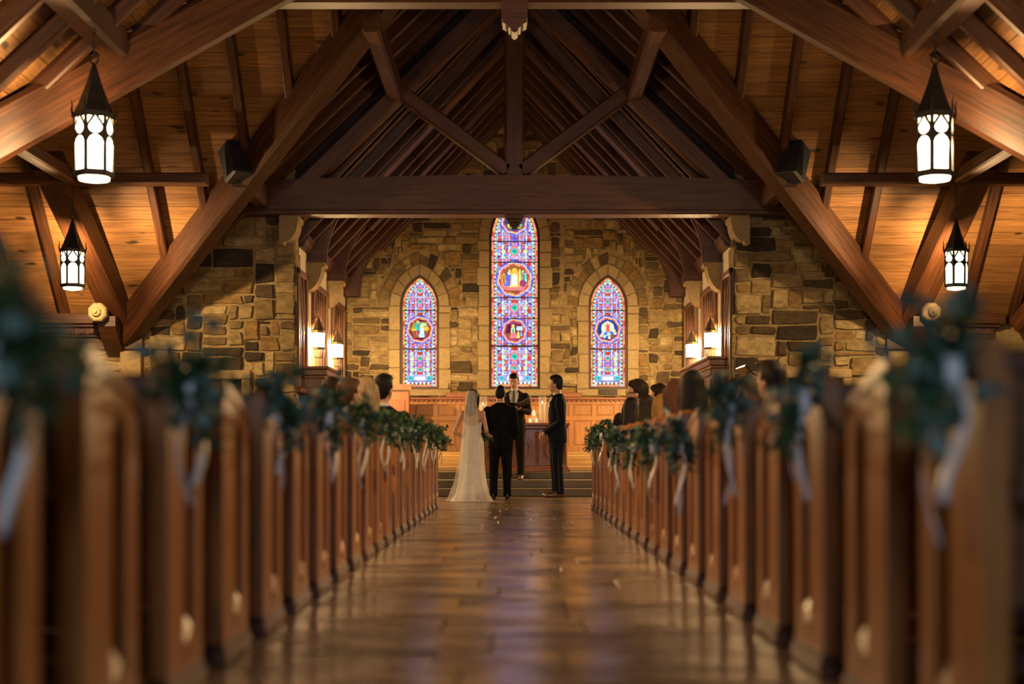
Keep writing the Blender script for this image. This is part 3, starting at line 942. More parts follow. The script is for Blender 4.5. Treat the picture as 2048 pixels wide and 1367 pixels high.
def disc(cx, cz, r, n=14, rz=None, a0=0.0):
    rz = rz or r
    return [(cx + r * math.cos(a0 + 2 * PI * k / n), cz + rz * math.sin(a0 + 2 * PI * k / n)) for k in range(n)]


def dia(cx, cz, r, rz=None):
    rz = rz or r
    return [(cx, cz - rz), (cx + r, cz), (cx, cz + rz), (cx - r, cz)]


def pane_obj(parent, pts, col, lay):
    """one piece of coloured glass, 4 mm thick, set in the window"""
    n = len(pts); cx = sum(p[0] for p in pts) / n; cz = sum(p[1] for p in pts) / n
    m = MB(); m.poly([(p[0] - cx, p[1] - cz) for p in pts], 0, .003)
    m.build('pane', GM[gi(col)], parent, (cx, -lay * .004, cz))


def flat(mb, pts, col, lay):
    mb.add([(p[0], -lay * .004, p[1]) for p in pts], [tuple(range(len(pts)))], gi(col))


def figure(x, z, h, robe, robe2, hair='gold', halo=None, lean=0.0):
    """small robed figure: list of (outline, colour)"""
    w = h * .2; l = lean * h
    r = []
    if halo: r.append((disc(x + l, z + h * .86, h * .13, 12), halo))
    r.append(([(x - w, z), (x + w, z), (x + w * .8 + l * .5, z + h * .45), (x + w * .75 + l, z + h * .72), (x - w * .75 + l, z + h * .72), (x - w * .8 + l * .5, z + h * .45)], robe))
    r.append(([(x - w * .25, z), (x + w * .45, z), (x + w * .3 + l, z + h * .66), (x - w * .2 + l, z + h * .66)], robe2))
    r.append((disc(x + l, z + h * .83, h * .085, 10, h * .1), hair))
    r.append((disc(x + l + h * .01, z + h * .81, h * .06, 10, h * .075), 'skin'))
    return r


def scene_parts(kind, r):
    if kind == 'temple':
        p = [([(-.9 * r, -.35 * r), (.9 * r, -.35 * r), (.75 * r, .6 * r), (-.75 * r, .6 * r)], 'brown'), ([(-.8 * r, -.55 * r), (.8 * r, -.55 * r), (.9 * r, -.3 * r), (-.9 * r, -.3 * r)], 'orange'),
             ([(-.6 * r, -.8 * r), (.6 * r, -.8 * r), (.8 * r, -.55 * r), (-.8 * r, -.55 * r)], 'pink'),
             ([(-.28 * r, -.3 * r), (.28 * r, -.3 * r), (.28 * r, .5 * r), (.15 * r, .75 * r), (0, .84 * r), (-.15 * r, .75 * r), (-.28 * r, .5 * r)], 'gold'),
             ([(-.42 * r, -.3 * r), (-.3 * r, -.3 * r), (-.3 * r, .72 * r), (-.42 * r, .72 * r)], 'yellow'), ([(.32 * r, -.3 * r), (.44 * r, -.3 * r), (.44 * r, .72 * r), (.32 * r, .72 * r)], 'yellow'),
             ([(-.42 * r, -.55 * r), (.25 * r, -.55 * r), (.25 * r, -.34 * r), (-.42 * r, -.34 * r)], 'yellow')]
        p += figure(-.55 * r, -.5 * r, 1.15 * r, 'blue', 'purple', 'sky', None, .12)
        p += figure(-.78 * r, -.3 * r, .85 * r, 'orange', 'brown', 'brown')
        p += figure(.6 * r, -.1 * r, .8 * r, 'teal', 'red', 'white'); p += figure(.8 * r, -.2 * r, .7 * r, 'green', 'sky', 'sky')
        p += [(disc(.6 * r, -.3 * r, .24 * r, 12, .28 * r), 'wine')]
        p += figure(0, -.4 * r, 1.02 * r, 'white', 'white', 'gold')
    elif kind == 'holy':
        p = [([(-.95 * r, .0), (.95 * r, .0), (.6 * r, .75 * r), (-.6 * r, .75 * r)], 'olive'), ([(-.6 * r, -.75 * r), (.6 * r, -.75 * r), (.95 * r, .05 * r), (-.95 * r, .05 * r)], 'brown'),
             (disc(-.55 * r, 0, .3 * r, 10, .12 * r), 'gold'), (disc(.6 * r, .1 * r, .3 * r, 10, .2 * r), 'gold'), (disc(.35 * r, .5 * r, .3 * r, 10, .13 * r), 'mint')]
        p += figure(-.2 * r, -.1 * r, 1.0 * r, 'teal', 'green', 'brown', 'yellow')
        p += figure(-.3 * r, -.5 * r, .6 * r, 'wine', 'pink', 'brown')
        p += figure(.2 * r, -.75 * r, 1.25 * r, 'sky', 'white', 'white', 'yellow', .0)
        p += [(disc(.18 * r, -.55 * r, .3 * r, 12, .2 * r), 'sky')]
    elif kind == 'rise':
        p = [(disc(0, .1 * r, .62 * r, 12, .7 * r), 'mint'), (disc(0, .3 * r, .4 * r, 12, .45 * r), 'yellow')]
        for k in range(-2, 3):
            p.append((dia(k * .25 * r, .45 * r - abs(k) * .1 * r, .1 * r, .35 * r), 'white' if k % 2 == 0 else 'mint'))
        p += figure(0, -.25 * r, 1.1 * r, 'pink', 'red', 'brown', 'white')
        for x, z, c in [(-.45, -.3, 'sky'), (-.2, -.38, 'blue'), (.1, -.42, 'sky'), (.35, -.3, 'blue'), (-.6, -.55, 'skin'), (.6, -.1, 'skin'), (.7, -.35, 'skin'), (-.3, -.65, 'sky'), (.15, -.75, 'skin'), (.45, -.6, 'brown')]:
            p.append((disc(x * r, z * r, .16 * r, 9), c))
    elif kind == 'teach':
        p = [([(-.9 * r, -.2 * r), (.9 * r, -.2 * r), (.7 * r, .7 * r), (-.7 * r, .7 * r)], 'maroon'), ([(.2 * r, .1 * r), (.85 * r, .1 * r), (.8 * r, .5 * r), (.2 * r, .5 * r)], 'sky'), ([(-.6 * r, -.75 * r), (.6 * r, -.75 * r), (.9 * r, -.2 * r), (-.9 * r, -.2 * r)], 'brown')]
        p += figure(-.15 * r, -.65 * r, 1.35 * r, 'mint', 'green', 'gold', 'yellow')
        p += [([(-.5 * r, -.7 * r), (.3 * r, -.7 * r), (.1 * r, -.15 * r), (-.35 * r, -.15 * r)], 'pink')]
        p += figure(.38 * r, -.7 * r, .85 * r, 'gold', 'yellow', 'brown'); p += figure(.68 * r, -.5 * r, .6 * r, 'blue', 'sky', 'gold')
    else:
        p = [([(-.6 * r, -.75 * r), (.6 * r, -.75 * r), (.8 * r, -.3 * r), (-.8 * r, -.3 * r)], 'olive')]
        p += figure(-.4 * r, -.55 * r, 1.1 * r, 'yellow', 'gold', 'brown'); p += figure(.4 * r, -.5 * r, .9 * r, 'teal', 'green', 'white'); p += [(disc(0, -.4 * r, .3 * r, 10, .18 * r), 'sky')]
    return p


def stained(idx, cx, wd, sp, ap, nm, meds, bars, motif):
    o = thing('window_%d' % idx, '%s stained glass lancet window in the chancel end wall' % nm, 'window', (cx, YF + .14, SILL), **S)
    H = ap - SILL; spr = sp - SILL
    full = arch_pts(wd, spr, H, 0, 0, n=16)
    m = MB(); m.poly(arch_pts(wd, spr, H, .1, -.1, n=16), .004, .05); m.build('lead_backing', LEAD, o)
    # wooden frame
    m = MB(); m.poly(arch_pts(wd, spr, H, .085, -.085, n=16), -.1, .06, holes=[arch_pts(wd, spr, H, 0.0, 0.0, n=16)])
    m.poly(arch_pts(wd, spr, H, .055, -.055, n=16), -.125, -.09, holes=[arch_pts(wd, spr, H, .02, -.02, n=16)]); m.build('frame', DFRAME, o)

    def halfw(z, off):
        w0 = wd + off
        if z < spr: return w0
        r = H - spr; c = (r * r - wd * wd) / (2 * wd); q = (wd + c + off) ** 2 - (z - spr) ** 2
        return max(0, math.sqrt(q) - c) if q > 0 else 0
    mo = MB()
    # mosaic ground
    cs = .072 if wd > .4 else .06
    inner = -.135 if wd > .4 else -.115
    nz = int((H - .02) / cs); nxh = int(wd / cs) + 1
    rr = random.Random(9)
    pal = {}
    for j in range(nz):
        z0 = .2 + j * cs
        for i in range(nxh):
            key = (i, j % 7)
            if key not in pal:
                pal[key] = (rr.choice(['purple', 'lilac', 'lilac', 'sky', 'pink', 'sky', 'red']), rr.choice(['pink', 'red', 'pink', 'lilac', 'sky', 'pink', 'mint', 'maroon']), rr.random())
            c0, c1, t = pal[key]
            for q in (-1, 1):
                x0 = q * (i + .0) * cs; x1 = q * (i + 1) * cs; xm = (x0 + x1) / 2; zm = z0 + cs / 2
                if abs(xm) > halfw(zm + cs / 2, inner + .03): continue
                g = .003
                if t < .55:
                    flat(mo, [(x0 + q * g, z0 + g), (x1 - q * g, z0 + g), (x1 - q * g, z0 + cs - g), (x0 + q * g, z0 + cs - g)], c0, 0.2)
                    if t < .4: flat(mo, dia(xm, zm, cs * .36), c1, .5)
                else:
                    flat(mo, [(x0 + q * g, z0 + g), (x1 - q * g, z0 + g), (x0 + q * g, z0 + cs - g)], c0, .2)
                    flat(mo, [(x1 - q * g, z0 + 2 * g), (x1 - q * g, z0 + cs - g), (x0 + q * 2 * g, z0 + cs - g)], c1, .2)
    # light blue lattice lines
    for q in (-1, 1):
        for f in (.24, .52):
            x = q * wd * f; zt_ = .2
            while zt_ < H - .12:
                if abs(x) < halfw(zt_ + .12, inner): flat(mo, [(x - .008, zt_ + .004), (x + .008, zt_ + .004), (x + .008, zt_ + .115), (x - .008, zt_ + .115)], 'sky', .9)
                zt_ += .12

    # borders that follow the outline
    def walk(step):
        L = []; z = .0
        while z < spr: L.append((z, None)); z += step
        r = H - spr; c = (r * r - wd * wd) / (2 * wd); RR = wd + c; top = math.acos(c / RR)
        n = max(3, int(RR * top / step))
        for k in range(n + 1): L.append((None, top * k / n))
        def pt(u, off):
            if u[1] is None: return (-(wd + off), u[0])
            return (-max(0, (RR + off) * math.cos(u[1]) - c), spr + (RR + off) * math.sin(u[1]))
        return L, pt

    def strip(a, b, step, cols, lay, gap=.1):
        L, pt = walk(step)
        for k in range(len(L) - 1):
            A0, A1, B0, B1 = pt(L[k], a), pt(L[k + 1], a), pt(L[k], b), pt(L[k + 1], b)
            mix = lambda p, q, t: (p[0] + (q[0] - p[0]) * t, p[1] + (q[1] - p[1]) * t)
            P0, P1, Q1, Q0 = mix(A0, A1, gap / 2), mix(A0, A1, 1 - gap / 2), mix(B0, B1, 1 - gap / 2), mix(B0, B1, gap / 2)
            for q in (1, -1):
                flat(mo, [(q * P0[0], P0[1]), (q * P1[0], P1[1]), (q * Q1[0], Q1[1]), (q * Q0[0], Q0[1])], cols[k % len(cols)], lay)
        x = -wd
        while x < wd - .01:          # along the foot of the window
            x1 = min(wd, x + step)
            flat(mo, [(x + gap * .3 * step, -a), (x1 - gap * .3 * step, -a), (x1 - gap * .3 * step, -b), (x + gap * .3 * step, -b)], cols[int((x + wd) / step) % len(cols)], lay)
            x += step
    k = 1.0 if wd > .4 else .86
    strip(.012, -.034 * k, .1, ['pink', 'orange', 'pink', 'red', 'orange'], 1.2, .06)
    strip(-.037 * k, -.047 * k, .14, ['yellow', 'gold'], 1.2, .04)
    strip(-.049 * k, -.105 * k, .08, ['maroon', 'wine'], 1.1, .04)
    strip(-.107 * k, -.117 * k, .16, ['yellow'], 1.2, .03)
    strip(-.119 * k, -.136 * k, .1, ['lilac', 'purple'], 1.2, .06)
    L, pt = walk(.082)
    for t in range(len(L) - 1):
        A, B, C, D = pt(L[t], -.052 * k), pt(L[t + 1], -.052 * k), pt(L[t], -.1 * k), pt(L[t + 1], -.1 * k)
        cc = ((A[0] + B[0]) / 2, (A[1] + B[1]) / 2); ci = ((C[0] + D[0]) / 2, (C[1] + D[1]) / 2)
        mid = ((cc[0] + ci[0]) / 2, (cc[1] + ci[1]) / 2)
        for q in (1, -1):
            flat(mo, [(q * (p[0]), p[1]) for p in disc(ci[0] * .6 + mid[0] * .4, mid[1], .03 * k, 10)], 'white', 1.4)
            flat(mo, [(q * (p[0]), p[1]) for p in disc(ci[0] * .8 + mid[0] * .2, mid[1], .024 * k, 10)], ('teal', 'aqua', 'teal')[t % 3], 1.5)
    x = -wd + .12
    while x < wd - .1:
        flat(mo, disc(x, .085 * k, .03 * k, 10), 'white', 1.4); flat(mo, disc(x, .092 * k, .024 * k, 10), 'aqua', 1.5)
        x += .085
    tag(mo.build('mosaic_glass', GM, o), kind='stuff')
    # larger single panes: lozenges, scrolls, inscription, medallions
    for z, r in motif:
        pane_obj(o, dia(0, z, r * 1.45, r * 1.45), 'pink', 2.0); pane_obj(o, dia(0, z, r), 'teal', 2.8); pane_obj(o, dia(0, z, r * .5), 'green', 3.6)
        for q in (-1, 1):
            xx = q * (wd + inner) * .66
            if abs(xx) + .06 < halfw(z + .13, inner):
                pane_obj(o, disc(xx, z, .05, 8), 'mint', 2.0); pane_obj(o, disc(xx, z, .018, 8), 'yellow', 2.8)
                for e in (-1, 1):
                    pane_obj(o, [(xx, z + e * .06), (xx + q * .035, z + e * .08), (xx + q * .05, z + e * .12), (xx + q * .01, z + e * .145), (xx - q * .04, z + e * .15), (xx - q * .01, z + e * .115)], 'mint', 2.0)
    zi = .17
    iw = wd + inner
    pane_obj(o, [(-iw, zi - .045), (iw, zi - .045), (iw, zi + .06), (-iw, zi + .06)], 'lilac', 2.0)
    pane_obj(o, [(-iw * .45, zi - .03), (iw * .45, zi - .03), (iw * .45, zi + .045), (-iw * .45, zi + .045)], 'white', 2.8)
    for q in (-1, 1):
        pane_obj(o, [(q * iw * .78 - .045, zi - .038), (q * iw * .78 + .045, zi - .038), (q * iw * .78 + .045, zi + .052), (q * iw * .78 - .045, zi + .052)], 'teal', 2.8)
        pane_obj(o, disc(q * iw * .78, zi + .007, .02, 8), 'green', 3.6)
    for cz, r, kind in meds:
        for ra, rb, cols, lay in [(1.0, .88, ['lilac', 'purple'], 4), (.875, .84, ['yellow'], 4), (.835, .74, ['red', 'pink', 'red', 'orange'], 4)]:
            n = 16
            for t in range(n):
                a0 = 2 * PI * t / n + .012; a1 = 2 * PI * (t + 1) / n - .012; am = (a0 + a1) / 2
                pane_obj(o, [(r * q * math.cos(a), cz + r * q * math.sin(a)) for q, a in ((ra, a0), (ra, am), (ra, a1), (rb, a1), (rb, am), (rb, a0))], cols[t % len(cols)], lay)
        pane_obj(o, disc(0, cz, r * .735, 24), {'temple': 'brown', 'holy': 'maroon', 'rise': 'navy', 'teach': 'wine'}.get(kind, 'navy'), 3.4)
        for q, (pts, col) in enumerate(scene_parts(kind, r * .74)):
            lim = r * .73; pp = []
            for u, v in pts:
                h = math.hypot(u, v); f = min(1, lim / h) if h > 0 else 1
                pp.append((u * f, cz + v * f))
            pane_obj(o, pp, col, 4.2 + q * .25)
        m = MB(); n = 28
        m.rings([[(r * 1.02 * math.cos(2 * PI * t / n), -.014, cz + r * 1.02 * math.sin(2 * PI * t / n)) for t in range(n)], [(r * .99 * math.cos(2 * PI * t / n), -.018, cz + r * .99 * math.sin(2 * PI * t / n)) for t in range(n)]], cap=False)
        m.build('lead_ring', LEAD, o)
    for z, t in bars:
        m = MB(); m.cbox((-wd, -.06 - t, z - t), (wd, -.02, z + t), .004); m.build('saddle_bar', IRON, o)


zz = lambda py: EYE + (CY - py) * YF / FPX - SILL
stained(8, *WIN[0], meds=[(zz(557), .4, 'temple'), (zz(661), .285, 'teach'), (zz(440), .3, 'top')], bars=[(zz(481), .009), (zz(523), .009), (zz(594), .009), (zz(636), .009), (zz(691), .016)],
        motif=[(zz(501), .09), (zz(614), .09), (zz(712), .09), (zz(735), .06)])
stained(9, *WIN[1], meds=[(zz(658), .3, 'holy')], bars=[(zz(620), .008), (zz(697), .015)], motif=[(zz(580), .05), (zz(602), .055), (zz(716), .055), (zz(738), .05)])
stained(10, *WIN[2], meds=[(zz(658), .3, 'rise')], bars=[(zz(620), .008), (zz(697), .015)], motif=[(zz(580), .05), (zz(602), .055), (zz(716), .055), (zz(738), .05)])

# ------------------------------------------------------------------ chancel furniture
# oak panelling below the windows
wp = thing('trim_6', 'honey oak panelling along the foot of the chancel end wall', 'panelling', (0, YF, .7), **S)
m = MB(); m.box((-CH, -.1, 0), (CH, 0, 1.13)); m.build('backing', WAINS, wp)
npan = 15; pw = 2 * CH / npan
for k in range(npan + 1):
    m = MB(); m.cbox((-.045, -.125, 0), (.045, -.1, 1.1), .006); m.build('stile', WAINS, wp, (-CH + k * pw, 0, 0))
for a, b in ((0, .12), (.66, .75), (1.0, 1.1)):
    m = MB(); m.cbox((-CH, -.13, a), (CH, -.1, b), .006); m.build('rail', WAINS, wp)
for k in range(npan):
    for a, b in ((.15, .63), (.78, .98)):
        m = MB(); m.cbox((-pw / 2 + .075, -.122, a), (pw / 2 - .075, -.1, b), .015); m.build('panel', WAINS, wp, (-CH + (k + .5) * pw, 0, 0))
m = MB(); m.cbox((-CH, -.2, 1.1), (CH, 0, 1.15), .01); m.build('cap', ALTAR, wp)
for x0, x1 in ((-1.45, -.78), (.78, 1.42), (-3.3, -2.7), (2.7, 3.3)):
    m = MB(); m.cbox((x0, -.16, 1.15), (x1, 0, 1.25), .012); m.build('raised_cap', ALTAR, wp)
for k in range(72):
    m = MB() if k == 0 else None
    if k == 0:
        m.cbox((-.028, -.17, 1.06), (.028, -.12, 1.1), .006); dm = m.mesh('dentil', ALTAR)
    inst('dentil', dm, wp, (-CH + (k + .5) * .1, 0, 0))

# communion table
at = thing('communion_table', 'carved red-brown oak communion table behind the couple', 'table', (.16, 26.0, .36))
tw, tdp, th = .755, .36, .84
m = MB(); m.cbox((-tw - .05, -.04, th - .045), (tw + .05, tdp * 2 + .04, th), .012); m.build('table_top', ALTAR, at)
m = MB(); m.cbox((-tw - .02, 0, th - .1), (tw + .02, tdp * 2, th - .045), .01); m.build('frieze', ALTAR, at)
m = MB(); m.cbox((-tw, .06, .06), (tw, tdp * 2 - .02, th - .1), .01); m.build('body', ALTAR, at)
m = MB(); m.cbox((-tw - .06, -.04, 0), (tw + .06, tdp * 2 + .04, .045), .012); m.cbox((-tw - .03, -.01, .045), (tw + .03, tdp * 2, .09), .012); m.build('plinth', ALTAR, at)
for k in range(4):
    for q in (-1, 0, 1):
        m = MB(); m.loft([(q * .035, .03, .16), (q * .035, .03, th - .16)], .017, 8); m.build('colonnette', ALTAR, at, (-tw + .06 + k * (2 * tw - .12) / 3, 0, 0))
for k in range(3):
    cx = -tw + .06 + (k + .5) * (2 * tw - .12) / 3; hw = (2 * tw - .12) / 6 - .065
    hole = arch_pts(hw, .42, .62, 0, .2, n=8)
    m = MB(); m.poly([(-hw - .03, .1), (hw + .03, .1), (hw + .03, th - .12), (-hw - .03, th - .12)], .01, .06, holes=[hole]); m.build('arch_panel', ALTAR, at, (cx, 0, 0))
    for q in (-1, 1):
        m = MB(); m.loft([(q * hw * .1, .045, .22), (q * hw * .5, .04, .34), (q * hw * .6, .04, .44), (q * hw * .2, .04, .52)], [.012, .02, .018, .008], 8); m.build('carved_scroll', ALTAR, at, (cx, 0, 0))

# candles on the table
GLASSV = plain('clear_glass', (.9, .85, .75), rough=.06, noise=.0)
GLASSV.node_tree.nodes['Principled BSDF'].inputs['Alpha'].default_value = .16
WAX = plain('ivory_wax', (.85, .74, .55), rough=.5, noise=.05)
WAX.node_tree.nodes['Principled BSDF'].inputs['Subsurface Weight'].default_value = .6
WAXL = emit('glowing_wax', (1.0, .62, .28), 1.6)


def candle(name, x, yy, r, hg, ch, label, cr=None, float_=0.0):
    o = thing(name, label, 'candle', (x, yy, .36 + th))
    m = MB(); m.lathe([(r * .7, 0), (r, 0), (r, hg), (r - .004, hg), (r - .004, .008), (r * .6, .008)], seg=20); m.build('glass', GLASSV, o, smooth=True)
    cr = cr or r * .62
    z0 = .009 + float_
    m = MB(); m.lathe([(cr * .9, z0), (cr, z0 + .004), (cr, z0 + ch - .006), (cr * .85, z0 + ch), (cr * .3, z0 + ch - .004)], seg=18); m.build('wax', WAXL if ch < .1 else WAX, o, smooth=True)
    m = MB(); m.lathe([(.002, z0 + ch - .004), (.002, z0 + ch + .012)], seg=6); m.build('wick', LEAD, o)
    m = MB(); m.lathe([(.001, z0 + ch + .008), (.007, z0 + ch + .018), (.005, z0 + ch + .032), (.0008, z0 + ch + .05)], seg=10); m.build('flame', FLAME, o, smooth=True)
    return o


tz = lambda px: (px - CX) * 26.2 / FPX
candle('hurricane_candle', tz(1085), 26.25, .07, .47, .33, 'tall hurricane glass with a thick pillar candle, right on the table')
candle('hurricane_candle', tz(966), 26.25, .07, .47, .3, 'tall hurricane glass with pillar candle, left on the table beside the bride')
candle('floating_candle', tz(1068), 26.22, .045, .21, .05, 'medium glass with a small floating candle, between the tealight and the tall hurricane', float_=.12)
candle('tealight', tz(1060), 26.12, .032, .065, .025, 'small glowing tealight left of the medium candle glass')
candle('tealight', tz(1073), 26.1, .028, .06, .022, 'tiny glowing tealight in front of the medium candle glass')
candle('tealight', tz(1043), 26.28, .04, .16, .03, 'slim glass with a low tealight beside the open book')

# ------------------------------------------------------------------ lanterns
def lantern_mesh(r, hb, hr, spikes=True):
    """hexagonal gothic lantern: returns meshes; z=0 at the foot of the body"""
    out = {}
    ap = r * math.cos(PI / 6); side = r
    # one side plate, cut out with a lancet and a teardrop, facing -Y, and its pane
    hw = side / 2
    low = [(-hw * .8, .04 * hb), (hw * .8, .04 * hb), (hw * .8, .52 * hb), (hw * .6, .59 * hb), (hw * .25, .635 * hb), (-hw * .25, .635 * hb), (-hw * .6, .59 * hb), (-hw * .8, .52 * hb)]
    tear = [(0, .97 * hb)] + [(hw * .74 * math.cos(a), .765 * hb + .1 * hb * math.sin(a)) for a in [PI * (.12 - 1.24 * k / 8) for k in range(9)]]
    c1 = [(hw * .34, .965 * hb), (hw * .82, .84 * hb), (hw * .82, .965 * hb)]
    m = MB(); m.poly([(-hw, 0), (hw, 0), (hw, hb), (-hw, hb)], -.006, .006, holes=[low, tear, c1, [(-x, z) for x, z in reversed(c1)]])
    out['plate'] = m.mesh('side_plate', IRON)
    m = MB(); m.box((-hw * .9, .012, .02 * hb), (hw * .9, .018, .98 * hb)); out['pane'] = m.mesh('pane', PANE)
    m = MB()
    m.lathe([(r * .98, -.03), (r * 1.04, -.02), (r * 1.04, .01), (r * .98, .015)], seg=6)
    m.lathe([(r * .98, hb - .01), (r * 1.1, hb), (r * 1.1, hb + .03), (r * .98, hb + .03)], seg=6)
    for k in range(6):
        a = 2 * PI * k / 6
        m.loft([(r * math.cos(a), r * math.sin(a), -.02), (r * math.cos(a), r * math.sin(a), hb + .02)], .013, 6)
        if spikes:
            m.loft([(r * 1.08 * math.cos(a), r * 1.08 * math.sin(a), hb - .02), (r * 1.16 * math.cos(a), r * 1.16 * math.sin(a), hb + .05), (r * 1.12 * math.cos(a), r * 1.12 * math.sin(a), hb + .1), (r * 1.2 * math.cos(a), r * 1.2 * math.sin(a), hb + .15)], [.012, .01, .007, .002], 6)
    out['cage'] = m.mesh('cage', IRON)
    m = MB(); m.lathe([(r * 1.06, hb + .02), (r * .8, hb + .02 + hr * .22), (r * .42, hb + .02 + hr * .6), (r * .1, hb + .02 + hr), (r * .05, hb + .03 + hr)], seg=6)
    out['roof'] = m.mesh('roof', IRON)
    m = MB(); m.lathe([(r * .85, -.02), (r * .8, -.06), (r * .3, -.075)], seg=12); out['diffuser'] = m.mesh('diffuser', PANE)
    out['ap'] = ap
    return out


def chain_mesh(length, link=.055):
    m = MB(); z = 0; k = 0
    while z < length:
        pts = []
        for t in range(9):
            a = 2 * PI * t / 8; u = .016 * math.cos(a); v = link * .62 * math.sin(a) + link * .5
            pts.append((u, 0, z + v) if k % 2 else (0, u, z + v))
        m.loft(pts, .0045, 5, cap=False)
        z += link; k += 1
    return m.mesh('chain', IRON)


LM = lantern_mesh(.165, .5, .44)


def lantern(x, yy, z, chain, label, rot=0.0, power=1.0, name='hanging_lantern'):
    o = thing(name, label, 'lantern', (x, yy, z), rot, 'gothic lanterns hanging in the nave')
    for k in range(6):
        a = 2 * PI * (k + .5) / 6
        p = inst('side_plate', LM['plate'], o, (LM['ap'] * math.cos(a), LM['ap'] * math.sin(a), 0), (0, 0, a + PI / 2))
        inst('pane', LM['pane'], p)
    for k in ('cage', 'roof', 'diffuser'):
        inst(k, LM[k], o)
    bulb(o, .345 if yy > 20 else .3, LANTERN_W * power, .06 if yy > 20 else .075)
    top = .5 + .02 + .44
    m = MB(); m.loft([(.0 + .035 * math.cos(t), 0, top + .05 + .045 * math.sin(t)) for t in [2 * PI * k / 12 for k in range(13)]], .008, 6, cap=False); m.build('ring', IRON, o)
    inst('chain', chain_mesh(chain - top - .1), o, (0, 0, top + .1))
    return o


lantern(-3.98, 14.2, 3.33, 1.5, 'large lantern on the left, nearest the viewer', .35, .8).scale = (1.076,) * 3
lantern(3.98, 14.2, 3.33, 1.5, 'large lantern on the right, nearest the viewer', .1, .8).scale = (1.076,) * 3
lantern(-6.48, 22.0, 3.14, 1.46, 'small far lantern on the left, before the knotty roof boards', .3, 1.8)
lantern(6.48, 22.0, 3.14, 1.46, 'small far lantern on the right, before the knotty roof boards', .0, 1.8)
lantern(-3.98, 9.0, 3.33, 1.5, 'added unseen lantern overhead on the left beyond the picture edge', .2, 1.7)  # unseen extra lantern, added to light the near pew ends from ahead
lantern(3.98, 9.0, 3.33, 1.5, 'added unseen lantern overhead on the right beyond the picture edge', .5, 1.7)  # its twin, likewise added out of view to light the near pews

SR, SH = .105, .26
m = MB(); m.lathe([(SR, 0), (SR, SH)], seg=8); SCG = m.mesh('pane', SPANE)
m = MB(); m.lathe([(SR * 1.15, SH), (SR * 1.2, SH + .05), (SR * .9, SH + .07), (SR * .3, SH + .22), (SR * .06, SH + .28)], seg=8)
SCR = m.mesh('roof', plain('pewter', (.16, .12, .08), rough=.4, metal=.7))
m = MB(); m.lathe([(SR * 1.06, -.015), (SR * 1.1, 0), (SR * 1.06, .015)], seg=8)
for k in range(8):
    a = 2 * PI * k / 8; m.loft([(SR * 1.03 * math.cos(a), SR * 1.03 * math.sin(a), 0), (SR * 1.03 * math.cos(a), SR * 1.03 * math.sin(a), SH)], .006, 5)
m.loft([(SR * .8, 0, -.01), (SR * .5, 0, -.16)], .006, 5); m.loft([(-SR * .8, 0, -.01), (-SR * .5, 0, -.16)], .006, 5); m.loft([(-SR * .6, 0, -.16), (SR * .6, 0, -.16)], .008, 5)
SCC = m.mesh('cage', IRON)
for s, n in ((-1, 'left'), (1, 'right')):
    for i, yy in enumerate((26.1, 28.9)):
        o = thing('wall_sconce', '%s glowing lantern sconce on the %s chancel wall' % (('nearer', 'farther')[i], n), 'sconce', (s * (CH - .19), yy, 2.5), 0, 'lantern sconces on the chancel walls')
        bulb(o, .225, SCONCE_W, .03); inst('pane', SCG, o); inst('roof', SCR, o); inst('cage', SCC, o)
        m = MB(); m.loft([(s * .19, 0, .16), (s * .12, 0, .16), (s * .04, 0, .5 - .18 + .22), (0, 0, .5 - .18 + .22)][:2] + [(s * .12, 0, .5), (0, 0, .56), (0, 0, .52)], .01, 6); m.cbox((s * .17, -.04, .08), (s * .19, .04, .26), .005); m.build('bracket', IRON, o)

# ------------------------------------------------------------------ loudspeakers on the diagonal beams
for s, n in ((-1, 'left'), (1, 'right')):
    o = thing('loudspeaker', 'black loudspeaker box fixed to the diagonal beam on the %s' % n, 'loudspeaker', (s * 4.17, 22.1, 4.74))
    o.rotation_euler = (0, s * math.radians(24), s * math.radians(52))
    m = MB(); m.cbox((-.17, -.02, 0), (.17, .3, .56), .015); m.build('cabinet', BLACK, o)
    m = MB(); m.cbox((-.155, -.04, .015), (.155, -.02, .545), .008); m.build('grille', plain('speaker_cloth_' + n, (.03, .035, .045), rough=.5, noise=.3, nscale=200), o)
    m = MB(); m.loft([(0, .3, .3), (s * .02, .45, .28)], .025, 8); m.build('bracket', IRON, o)

# ------------------------------------------------------------------ organ console (left) and choir screen (right)
SCREEN = wood('screen_walnut', (.12, .055, .025), (.24, .12, .055), rough=.4, axis=2, rand=.1)
SCREENX = wood('screen_walnut_long', (.12, .055, .025), (.24, .12, .055), rough=.4, axis=1, rand=.1)


